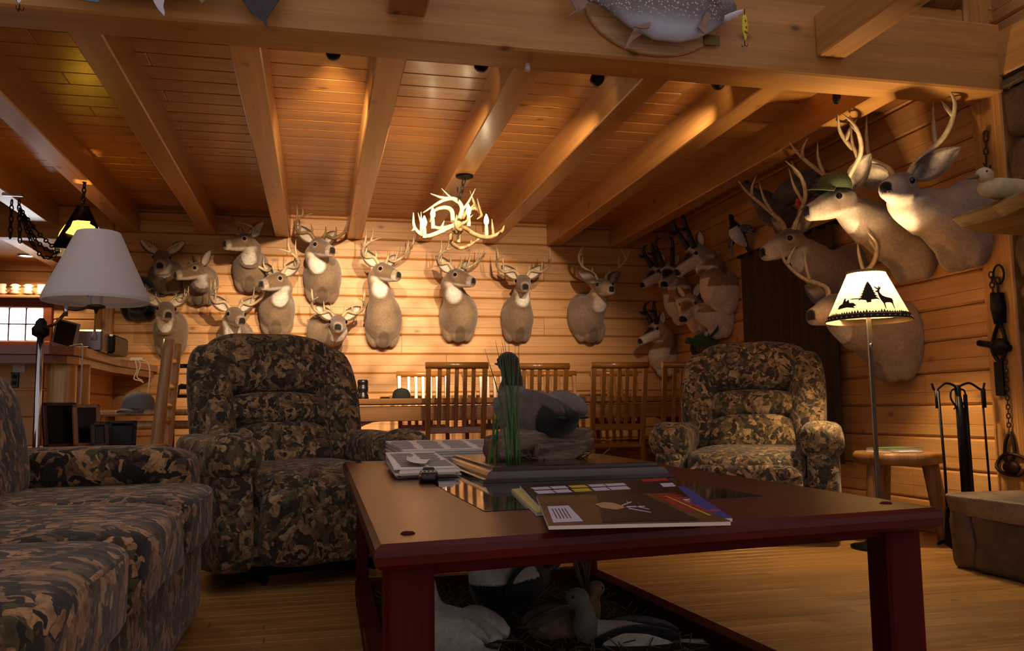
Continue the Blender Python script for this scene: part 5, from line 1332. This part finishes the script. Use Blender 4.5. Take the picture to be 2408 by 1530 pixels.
for (top, bot, d, r_) in (((398, 798), (368, 1045), 0, .036), ((416, 808), (392, 1045), .28, .033)):
    a, b = lpt(*top, d), lpt(*bot, d); dirn = (b-a); k2 = a.z/(a.z-b.z); fl_ = a+dirn*k2
    mb = MB(); rough_log(mb, [fl_, a.lerp(fl_, .5), a], [r_*1.1, r_*1.03, r_*.92], 12, .08, d); mb.build('back_post', MT['log_peeled'], lc)
for y_ in (845, 905, 950, 985):
    t_ = (y_-800)/245; mb = MB(); rough_log(mb, [lpt(397-30*t_, y_, 0), lpt(415-24*t_, y_+4, .28)], [.024, .022], 10, .1, y_); mb.build('rung', MT['log_peeled'], lc)
sz_ = .50; sx0 = lpt(372, 1000).x
mb = MB(); mb.box((sx0+.20, LCY+.14, sz_), (.40, .36, .05), .015); mb.build('seat', MT['log_peeled'], lc)
for dy in (0, .28):
    mb = MB(); rough_log(mb, [V((sx0+.38, LCY+dy, 0)), V((sx0+.36, LCY+dy, sz_))], [.034, .03], 12, .08, dy); mb.build('front_leg', MT['log_peeled'], lc)
mo = aY(432, 895, 6.3); ml = thing('metal_cutout_lamp', 'rust metal panel with a moose cut out, behind the log chair', 'metal art', (mo.x, mo.y, 0))
w_, h_ = .20, .24; z0 = aY(432, 935, 6.3).z; 
for (x0, z0_, x1, z1_) in ((-w_/2, 0, w_/2, .022), (-w_/2, h_-.03, w_/2, h_), (-w_/2, 0, -w_/2+.02, h_), (w_/2-.02, 0, w_/2, h_)):
    MB().box((mo.x+(x0+x1)/2, mo.y, z0+(z0_+z1_)/2), (x1-x0, .006, z1_-z0_)).build('frame_strip', MT['rust_iron'], ml)
ms = [(-.05, .02), (-.045, .06), (-.05, .085), (-.02, .10), (.02, .095), (.045, .11), (.07, .10), (.075, .09), (.055, .08), (.045, .065), (.04, .02), (.03, .02), (.028, .06), (-.03, .06), (-.038, .02)]
MB().poly([V((mo.x+x*.8, mo.y, z0+y*1.0)) for x, y in ms], .006, (0, 1, 0)).build('moose', MT['rust_iron'], ml)
MB().poly([V((mo.x+x, mo.y, z0+y)) for x, y in ((.01, .24), (.03, .15), (.05, .125), (.075, .15), (.095, .24))], .006, (0, 1, 0)).build('tree', MT['rust_iron'], ml)
for x in (-.06, .06): MB().cyl((mo.x+x, mo.y, .01), (mo.x+x, mo.y, z0+.02), .008).build('support', MT['rust_iron'], ml)
MB().box((mo.x, mo.y, .01), (.2, .14, .02), .004).build('foot', MT['rust_iron'], ml)
# console behind the sofa with four dark picture frames
ks_ = thing('console_table', 'narrow table behind the sofa arm holding dark picture frames', 'table', (-.95, 3.75, 0))
FT = .615
MB().box((-.95, 3.78, FT-.02), (.62, .36, .04), .008).build('table_top', MT['frame_oak'], ks_)
for (dx, dy) in ((-.27, -.14), (.27, -.14), (-.27, .14), (.27, .14)): MB().box((-.95+dx, 3.78+dy, (FT-.04)/2), (.04, .04, FT-.04), .004).build('leg', MT['frame_oak'], ks_)
FL = ('tallest dark picture frame with red-brown edge behind the sofa arm', 'tall oak-edged picture frame beside the red-brown one', 'smallest dark red picture frame on the console', 'black picture frame tilted far back on the console')
for (x0, x1, yt, Y_, yw, tl, mt_), lb in zip(((115, 182, 947, 3.72, .75, -.18, 'frame_dark'), (182, 238, 951, 3.74, .65, -.18, 'frame_oak'), (218, 256, 999, 3.70, .6, -.2, 'frame_dark'), (252, 322, 994, 3.78, .15, -.55, 'picture_black')), FL):
    a, b = aY(x0, yt, Y_), aY(x1, yt, Y_); w_ = (b.x-a.x)/max(.55, math.cos(yw))*.95; h_ = max(.1, (a.z-FT))/math.cos(tl)
    t = thing('picture_frame', lb, 'picture frame', ((a.x+b.x)/2, Y_, FT), yw, 'dark picture frames on the console')
    R0 = Euler((tl, 0, 0)).to_matrix(); C0 = R0 @ V((0, 0, h_/2))
    for (cx, cz, sx, sz) in ((0, h_-.008, w_, .016), (0, .008, w_, .016), (-w_/2+.008, h_/2, .016, h_), (w_/2-.008, h_/2, .016, h_)):
        MB().box(R0 @ V((cx, 0, cz)), (sx, .02, sz), .003, R0).build('moulding', MT[mt_], t, world=False)
    MB().box(C0+R0 @ V((0, .003, 0)), (w_-.02, .006, h_-.02), 0, R0).build('glazing', MT['picture_black'], t, world=False)
    MB().box(R0 @ V((0, .012, h_*.45))+V((0, .05, -.05)), (.05, .004, h_*.8), 0, Euler((.25, 0, 0)).to_matrix()).build('strut', MT['picture_black'], t, world=False)
# ================================================================ FISH ON THE MAIN BEAM
def fish_mat():
    k = NT('fish_skin'); at = k.n('ShaderNodeAttribute', attribute_name='Col'); mp = k.coords((1, 1, 1))
    vo = k.n('ShaderNodeTexVoronoi', i_Scale=75.0); k.l(mp, 0, vo, 'Vector')
    r = k.ramp([(.22, (1, 1, 1)), (.36, (0, 0, 0))]); k.l(vo, 'Distance', r, 0)
    ml = k.n('ShaderNodeMath', operation='MULTIPLY'); k.l(r, 0, ml, 0); k.l(at, 'Alpha', ml, 1)
    mx = k.mix(); k.l(ml, 0, mx, 0); k.l(at, 'Color', mx, 6); mx.inputs[7].default_value = lin('cfc4b4'); k.l(mx, 2, k.b, 'Base Color')
    k.b.inputs['Roughness'].default_value = .4; k.b.inputs['Coat Weight'].default_value = .25; k.b.inputs['Coat Roughness'].default_value = .1
fish_mat(); plain('fin_brown', '8a6a58', .3, 0, .3, 30); plain('fin_pale', 'cfc8d4', .35); plain('fin_dark', '2e2426', .4, 0, .5, 40); plain('fin_blue', '5a7890', .4)
def fish(label, c, L, hh, sg, dark):
    """fish along X; sg=+1 head to the right."""
    t = thing('fish_mount', label, 'fish mount', c)
    mb = MB(); secs = [(-.50, .03, .012), (-.44, .038, .02), (-.40, .045, .024), (-.32, .075, .036), (-.2, .14, .055), (-.05, .19, .068), (.1, .195, .070), (.22, .165, .062), (.30, .13, .052), (.38, .085, .040), (.44, .05, .026), (.47, .02, .012)]
    k2 = hh/.195
    mb.loft([[V((sg*x*L, math.cos(a)*tk*L*1.05, math.sin(a)*h_*k2)) for a in [2*PI*j/24 for j in range(24)]] for (x, h_, tk) in secs])
    me = mb.mesh('body', MT['fish_skin']); ca = me.color_attributes.new('Col', 'FLOAT_COLOR', 'POINT'); buf = []
    for v in me.vertices:
        q = v.co.z/hh; x = v.co.x*sg/L
        col = mixc(c3('b9c0d0'), c3('6a6468' if not dark else '3a3a40'), sstep(-.75, -.30, q))
        col = mixc(col, c3('55504e' if not dark else '2a2a30'), sstep(.1, .8, q))
        if .285 < x+.10*q < .305 and not dark: col = c3('4a1016')
        buf += [*col, sstep(-.65, -.35, q)*(0.25 if x > .30 else 1)]
    ca.data.foreach_set('color', buf); o = bpy.data.objects.new('body', me); COL.objects.link(o); o.parent = t
    for q in (-1, 1):
        MB().ell((sg*.385*L, q*.032*L*1.05, .035*k2), (.011, .006, .011), 10, 8).build('eye', MT['glass_eye'], t, world=False)
    def fin(nm, pts, mat, y=0.0):
        P = [V((sg*x*L, y, z*k2)) for (x, z) in pts]; MB().poly(P, .006, (0, 1, 0)).build(nm, MT[mat], t, world=False)
    mf = 'fin_dark' if dark else 'fin_brown'
    return t, fin, mf
# trout: right of the middle
FC = aY(1555, 2, 3.44)
ft, fin, mf = fish('large speckled lake trout mounted on an oval board on the beam', FC, .80, .196, 1, False)
fin('tail_fin', [(-.46, .04), (-.60, .20), (-.575, .0), (-.52, -.085), (-.585, -.13), (-.47, -.075), (-.44, -.03)], 'fin_brown')
fin('anal_fin', [(-.18, -.150), (-.235, -.235), (-.245, -.262), (-.195, -.215), (-.13, -.175)], 'fin_brown', -.02)
fin('pelvic_fin', [(-.10, -.135), (-.20, -.165), (-.155, -.17), (-.11, -.165), (-.10, -.15)], 'fin_brown', -.055)
fin('pectoral_fin', [(.245, -.06), (.275, -.07), (.225, -.165), (.19, -.14), (.22, -.10)], 'fin_brown', -.055)
fin('dorsal_fin', [(-.12, .18), (-.10, .26), (.05, .25), (.1, .185)], 'fin_brown')
MB().loft([[V((x*.80, math.cos(a)*w_*.8, z+math.sin(a)*h_)) for a in [2*PI*j/12 for j in range(12)]] for (x, w_, h_, z) in ((.38, .034, .026, -.058), (.44, .028, .020, -.040), (.50, .02, .013, -.018), (.525, .008, .006, -.004))]).build('lower_jaw', MT['fin_pale'], ft, world=False)
op = thing('oval_plaque', 'oval oak board behind the speckled trout on the beam', 'plaque', aY(1540, 30, 3.53))
oc = aY(1540, 20, 3.528); mb = MB(); rings = []
for (k_, y) in ((1.0, 3.547), (1.0, 3.535), (.985, 3.528), (.97, 3.525)):
    rings.append([V((oc.x+math.cos(a)*.345*k_, y, oc.z+math.sin(a)*.232*k_)) for a in [2*PI*j/48 for j in range(48)]])
mb.loft(rings, True, True); mb.build('board', MT['plaque_oak'], op)
bp = aY(1674, 94, 3.52); MB().box((bp.x, 3.5225, bp.z), (.085, .004, .052), .001).build('brass_plate', MT['brass_dark'], op)
def lure(lb, x, y0, y1, Y, mat, spots_):
    a, b = aY(x, y0, Y), aY(x, y1, Y); t = thing('fishing_lure', lb, 'lure', b); h_ = a.z-b.z
    mb = MB(); mb.loft([[V((a.x+math.cos(q)*.017*w_, Y+math.sin(q)*.006*w_, a.z-h_*tt)) for q in [2*PI*j/14 for j in range(14)]] for (tt, w_) in ((0, .25), (.1, .75), (.4, 1), (.7, .8), (.95, .3), (1, .1))]); mb.build('spoon', MT[mat], t)
    if spots_:
        for (dx, tt) in ((0, .25), (.003, .5), (-.003, .68), (.005, .72)): MB().ell((a.x+dx, Y-.006, a.z-h_*tt), (.0045, .0015, .006), 8, 5).build('spot', MT['lure_red'], t)
    MB().tube([(a.x, Y, a.z+.03), (a.x, Y, a.z)], .002, 5).build('ring', MT['black_iron'], t)
    mb = MB()
    for q in range(3):
        an = 2*PI*q/3; mb.tube(cr([b+V((0, 0, -.002)), b+V((0, 0, -.02)), b+V((.012*math.cos(an), .012*math.sin(an), -.028)), b+V((.016*math.cos(an), .016*math.sin(an), -.014))], 4), .0016, 5)
    mb.build('hook', MT['black_iron'], t)
lure('yellow fishing spoon with red spots hanging from the trout mouth', 1751, 35, 95, 3.42, 'yellow_lure', True)
# second fish, almost wholly above the picture
FC2 = aY(330, -78, 3.44)
f2, fin, mf = fish('dark mounted fish with drooping tail at the left of the beam', FC2, 1.02, .125, -1, True)
tl = V((0, 0, 0))
MB().poly([aY(x, y, 3.46)-FC2 for (x, y) in ((545, -50), (563, -10), (590, 30), (618, 52), (629, 66), (627, 45), (640, 25), (658, -2), (690, -60), (640, -60), (590, -70))], .008, (0, 1, 0)).build('tail_fin', MT['fin_dark'], f2, world=False)
MB().poly([aY(x, y, 3.40)-FC2 for (x, y) in ((355, -20), (362, 5), (372, 22), (386, 38), (388, 30), (384, 15), (390, -20))], .006, (0, 1, 0)).build('anal_fin', MT['fin_pale'], f2, world=False)
MB().poly([aY(x, y, 3.40)-FC2 for (x, y) in ((185, -20), (190, 0), (215, 4), (233, 6), (235, -20))], .006, (0, 1, 0)).build('pelvic_fin', MT['fin_blue'], f2, world=False)
MB().poly([aY(x, y, 3.40)-FC2 for (x, y) in ((455, -15), (474, 8), (485, -2), (480, -20))], .006, (0, 1, 0)).build('fin', MT['fin_brown'], f2, world=False)
lure('silver lure hanging by the head of the dark fish', 46, -30, 8, 3.42, 'chrome', False)
# ================================================================ RIGHT WALL: curtain and birds
cu = thing('curtain', 'dark brown gathered curtain on the plank wall behind the mule deer', 'curtain', (XR, 5.67, 1.95))
mb = MB(); rings = []; n = 64
for z in (2.0, 1.9, 1.4, .9, .35):
    am = .018+.012*(2.0-z)/1.6
    f_ = [V((XR-.055-am*math.sin(i*.78+.6*math.sin(i*.21)), 5.03+1.28*i/n, z)) for i in range(n+1)]
    b_ = [p+V((.006, 0, 0)) for p in f_][::-1]; rings.append(f_+b_)
mb.loft(rings, True, True); mb.build('drape', MT['curtain'], cu)
MB().tube([(XR-.055, 4.98, 2.0), (XR-.055, 6.36, 2.0)], .012, 10).build('rod', MT['black_iron'], cu)
for y in (5.0, 6.34): MB().box((XR-.028, y, 2.0), (.055, .02, .03), .003).build('bracket', MT['black_iron'], cu)
def tealc(p): return c3('3a5a3c') if p.x > .12 else mixc(c3('5a6a44'), c3('2e3a2c'), .5+.5*mnoise.noise(p*25))
def facing_left(loc, pitch=0, rz=PI, roll=0): return Matrix.Translation(loc) @ Euler((0, 0, rz)).to_matrix().to_4x4() @ Euler((roll, pitch, 0)).to_matrix().to_4x4()
b1 = bird('flying_bird_mount', 'green-backed bird mount with spread wings low on the wall by the recliner', 'bird mount', facing_left(aX(1664, 800, XR-.14), .25, PI+.3), .85, tealc, 'fly', [((-.06, -.30, -.16), .08), ((-.02, .26, .18), .08)], .20, .03, (.03, .012), wcol=(c3('4a5a40'), c3('1c1a16'), c3('7a7a66')))
for (x, y) in ((1661, 784), (1675, 822)): 
    p = aX(x, y, XR-.24); MB().ell(p, (.012, .03, .022), 12, 8).build('speculum', plain('speculum_blue', '9ab8c8', .3) if 'speculum_blue' not in MT else MT['speculum_blue'], b1).parent = None
for o in [o for o in bpy.data.objects if o.name.startswith('speculum')]:
    M_ = b1.matrix_world.inverted(); loc = o.location.copy()+b1.location*0
    o.parent = b1; o.matrix_parent_inverse = Matrix.Identity(4)
sps = [o for o in bpy.data.objects if o.name.startswith('speculum')]
for o, (x, y) in zip(sps, ((1661, 784), (1675, 822))):
    o.matrix_local = b1.matrix_world.inverted() @ Matrix.Translation(aX(x, y, XR-.24))
def bw2(p): return c3('d8d4cc') if p.z < .02 and p.x < .12 else c3('1c1a1a')
bird('flying_bird_mount', 'small black and white bird mount in flight above the curtain', 'bird mount', facing_left(aX(1735, 552, XR-.12), -1.0, PI), .62, bw2, 'fly', [((-.1, -.22, -.10), .06), ((.02, .24, .10), .06)], .14, .02, (.02, .01), wcol=(c3('5a5660'), c3('1c1a1a'), c3('8a8690')))
def greyc(p): return mixc(c3('6a5e54'), c3('3e3630'), .5+.6*mnoise.noise(p*22))
bird('flying_bird_mount', 'grey-brown goose mount with raised wings behind the taped antlers', 'bird mount', facing_left(aX(1828, 500, XR-.20), -.5, PI-.1), 1.15, greyc, 'fly', [((.0, -.30, .22), .10), ((-.05, .30, .26), .10)], .16, .03, (.03, .012), wcol=(c3('5e544c'), c3('4a4038'), c3('7a6e66')))
# cap on the profiled mule deer, red tape on the taped one
H19 = i19['H']; W19 = i19['W']
cp = cap('baseball_cap', 'green camouflage cap on the head of the profiled mule deer', (0, 0, 0), 0, .98, 'hat_green')
fwd = (W19.to_3x3() @ i19['f']); upw = (W19.to_3x3() @ i19['u']); rgw = upw.cross(-fwd).normalized()
M_ = Matrix((rgw, -fwd, upw)).transposed().to_4x4(); M_ = M_ @ Matrix.Rotation(-.28, 4, 'X'); M_.translation = W19 @ H19(-.03, 0, .045); cp.matrix_world = M_
a_ = aY(1878, 478, 4.80); rtp = thing('red_tape', 'strip of red tape tied around the antler of the taped mule deer', 'tape', a_)
MB().tube([a_+V((-.012, 0, .02)), a_+V((.012, 0, .02)), a_+V((.012, .01, .0)), a_+V((-.012, .01, .0))], .014, 8).build('wrap', MT['red_tape'], rtp)
MB().tube(cr([a_, a_+V((.012, -.01, -.06)), a_+V((.028, -.01, -.10)), a_+V((.020, -.01, -.05)), a_+V((.004, 0, 0))], 5), .006, 6).build('tail', MT['red_tape'], rtp)
# ================================================================ STOOL, BOOKS, FIRE TOOLS
sx_, sy_, szz = 3.11, 4.06, .485
sl = thing('log_stool', 'round log-slab stool on splayed log legs beside the recliner', 'stool', (sx_, sy_, 0))
mb = MB(); rr_ = lambda k_, n_: 1+.05*math.sin(k_*2*PI/n_*7)+.03*math.sin(k_*2*PI/n_*3+1)
mb.lathe([(.20, szz-.065), (.225, szz-.055), (.228, szz-.012), (.215, szz)], 56, (sx_, sy_, 0), rr_, True); mb.build('seat_slab', MT['stool_log'], sl)
for (dx, dy) in ((.14, -.08), (-.15, -.02), (.02, .15)):
    mb = MB(); rough_log(mb, [V((sx_+dx*1.35, sy_+dy*1.35, 0)), V((sx_+dx, sy_+dy, szz-.05))], [.04, .044], 12, .08, dx); mb.build('leg', MT['stool_log'], sl)
for (lb, x, y, z, w_, d_, h_, rz, mt_) in (('pale green book lying on the log stool', 3.11, 4.08, szz, .24, .17, .022, .15, 'paper'), ('thin grey booklet on the log stool in front of the book', 3.07, 3.92, szz, .13, .09, .010, -.2, 'paper_dim')):
    t = thing('book', lb, 'book', (x, y, z), rz, 'reading matter on the stool')
    MB().box((0, 0, h_/2), (w_-.006, d_-.004, h_-.004), 0).build('pages', MT['paper'], t, world=False)
    for zz in (.0015, h_-.0015): MB().box((0, 0, zz), (w_, d_, .003)).build('cover', MT[mt_ if zz < .005 else ('green_paint' if h_ > .015 else 'paper_dim')], t, world=False)
FX, FY = 3.27, 3.76
tl_ = thing('fireplace_tools', 'black iron fireplace tool set hanging on a stand beside the hearth', 'fireplace tools', (FX, FY, 0))
zt_ = aY(2255, 905, FY).z
MB().cyl((FX, FY, .03), (FX, FY, zt_), .016, .016, 10).build('stand_post', MT['black_iron'], tl_)
for a in range(4): an = a*PI/2+.5; MB().tube(cr([V((FX, FY, .06)), V((FX+.09*math.cos(an), FY+.09*math.sin(an), .035)), V((FX+.15*math.cos(an), FY+.15*math.sin(an), .008))], 5), .008, 6).build('foot', MT['black_iron'], tl_)
xl, xr = aY(2199, 910, FY).x, min(aY(2308, 910, FY).x, XR-.03)
for xx in (xl, xr):
    MB().tube(cr([V((FX, FY, zt_-.01)), V((FX+(xx-FX)*.5, FY, zt_+.01)), V((xx, FY, zt_-.025)), V((xx+(.02 if xx > FX else -.02), FY, zt_+.01))], 6), .006, 7).build('hook_arm', MT['black_iron'], tl_)
for s_g in (-1, 1):
    MB().tube(cr([V((FX+s_g*.012, FY, zt_-.02)), V((FX+s_g*.04, FY, zt_-.03)), V((FX+s_g*.045, FY, zt_-.07)), V((FX+s_g*.02, FY, zt_-.11)), V((FX+s_g*.03, FY, zt_-.125))], 5), .005, 6).build('scroll', MT['black_iron'], tl_)
bl_ = V((aY(2222, 1215, FY).x, FY-.02, .12))
MB().tube([V((xl, FY-.02, zt_-.03)), V((xl+.01, FY-.02, .4)), V((bl_.x, FY-.02, .22))], .007, 7).build('shovel_rod', MT['black_iron'], tl_)
MB().poly([V((bl_.x-.03+px_, FY-.025, pz)) for px_, pz in ((.0, .03), (.05, .0), (.075, .19), (.06, .23), (.04, .24), (.02, .21))], .012, (0, 1, 0)).build('shovel_blade', MT['black_iron'], tl_)
MB().tube([V((xr, FY, zt_-.03)), V((xr+.01, FY, .18))], .006, 7).build('poker', MT['black_iron'], tl_)
for xx in (xl, xr): MB().tube([V((xx, FY-.01, zt_-.02)), V((xx, FY-.01, zt_-.12))], .011, 8).build('grip', MT['black_iron'], tl_)
MB().tube([V((FX-.02, FY-.03, zt_-.06)), V((FX-.012, FY-.03, .62)), V((FX-.01, FY-.03, .12))], [.012, .022, .030], 10).build('broom', MT['black_iron'], tl_)
MB().tube([V((FX+.035, FY-.01, zt_-.05)), V((FX+.04, FY-.01, .1))], .010, 8).build('tongs', MT['black_iron'], tl_)
# ================================================================ TRAPS AND CHAINS ON THE POST
PXF = XR-.035
def pp(x, y): return aX(x, y, PXF)
tr = thing('long_spring_trap', 'long black iron spring trap hanging on the post beside the chimney', 'trap', pp(2340, 640))
mb = MB(); c0 = pp(2348, 645); mb.tube([c0+V((0, .035*math.cos(a), .05*math.sin(a))) for a in [2*PI*j/14 for j in range(15)]], .006, 6, False); mb.build('ring', MT['black_iron'], tr)
a, b = pp(2345, 690), pp(2352, 760); MB().tube([a, a.lerp(b, .5), b], [.035, .04, .03], 10).build('upper_spring', MT['black_iron'], tr)
mb = MB(); 
for sg in (-1, 1): mb.tube(cr([pp(2350, 755), pp(2350+sg*12, 790), pp(2349+sg*15, 825), pp(2352, 855)], 5), .010, 7)
mb.build('jaws', MT['black_iron'], tr)
a, b = pp(2350, 850), pp(2352, 930); MB().box((a+b)/2, (.02, .055, (a-b).length), .004).build('lower_bar', MT['black_iron'], tr)
a, b = pp(2302, 806), pp(2375, 818); MB().tube([a, b], .017, 8).build('cross_bar', MT['black_iron'], tr)
MB().ell(pp(2352, 815), (.035, .06, .045), 12, 8).build('trigger_plate', MT['black_iron'], tr)
mb = MB(); chain(mb, pp(2330, 640), pp(2336, 700), .035, .004, .010); chain(mb, pp(2345, 650), pp(2347, 690), .04, .005, .012); mb.build('short_chain', MT['rust_iron'], tr)
t2 = thing('jaw_trap', 'rusty jaw trap hanging low on the post on a thin chain', 'trap', pp(2372, 1110))
mb = MB(); chain(mb, pp(2365, 845), pp(2373, 1015), .03, .003, .008); mb.build('chain', MT['rust_iron'], t2)
mb = MB(); mb.tube(cr([pp(2374, 1015), pp(2364, 1045), pp(2366, 1085), pp(2390, 1095)], 5), .009, 7); mb.tube(cr([pp(2376, 1015), pp(2384, 1045), pp(2384, 1075), pp(2370, 1090)], 5), .009, 7); mb.build('spring', MT['rust_iron'], t2)
mb = MB(); c0 = pp(2380, 1092); mb.tube([c0+V((.01*math.sin(3*a), .10*math.cos(a), .055*math.sin(a))) for a in [2*PI*j/18 for j in range(19)]], .009, 7, False); mb.build('jaws', MT['rust_iron'], t2)
MB().ell(pp(2378, 1098), (.02, .055, .035), 12, 8).build('pan', MT['rust_iron'], t2)
t3 = thing('hook_chain', 'short rusty chain with a barbed hook nailed high on the post', 'chain', pp(2318, 315))
mb = MB(); chain(mb, pp(2318, 318), pp(2319, 378), .04, .0045, .010); mb.build('chain', MT['rust_iron'], t3)
mb = MB(); mb.tube(cr([pp(2319, 378), pp(2320, 400), pp(2326, 398), pp(2330, 388)], 4), .005, 6); mb.tube([pp(2312, 384), pp(2320, 392)], .004, 6); mb.build('hook', MT['rust_iron'], t3)
MB().ell(pp(2318, 314), (.012, .02, .02), 10, 6).build('nail', MT['rust_iron'], t3)
# wooden decoy on the mantel
plain('decoy_paint', 'c0ae84', .5, 0, .25, 30); plain('decoy_dark', '6a5a40', .5)
dc = aY(2362, 452, 3.12); dk = thing('wooden_decoy', 'cream wooden shorebird decoy resting on the mantel', 'decoy', (dc.x, dc.y, 1.655))
bz = 1.66+.052
mb = MB(); mb.loft([[V((dc.x+x, dc.y+y_, bz+z+0)) for (y_, z) in [(.05*w_*math.cos(a), .05*w_*math.sin(a)) for a in [2*PI*j/16 for j in range(16)]]] for (x, w_) in ((-.13, .35), (-.11, .8), (-.04, 1), (.06, 1), (.16, .85), (.24, .5), (.28, .2))]); mb.build('body', MT['decoy_paint'], dk)
hd_ = V((dc.x-.11, dc.y-.01, bz+.055)); MB().ell(hd_, (.042, .034, .036), 14, 10).build('head', MT['decoy_paint'], dk)
MB().tube([hd_+V((-.03, 0, -.006)), hd_+V((-.10, 0, -.022))], [.012, .003], 8).build('bill', MT['decoy_dark'], dk)
for q in (-1, 1): MB().ell(hd_+V((-.015, q*.031, .01)), (.005, .003, .005), 8, 6).build('eye', MT['glass_eye'], dk)
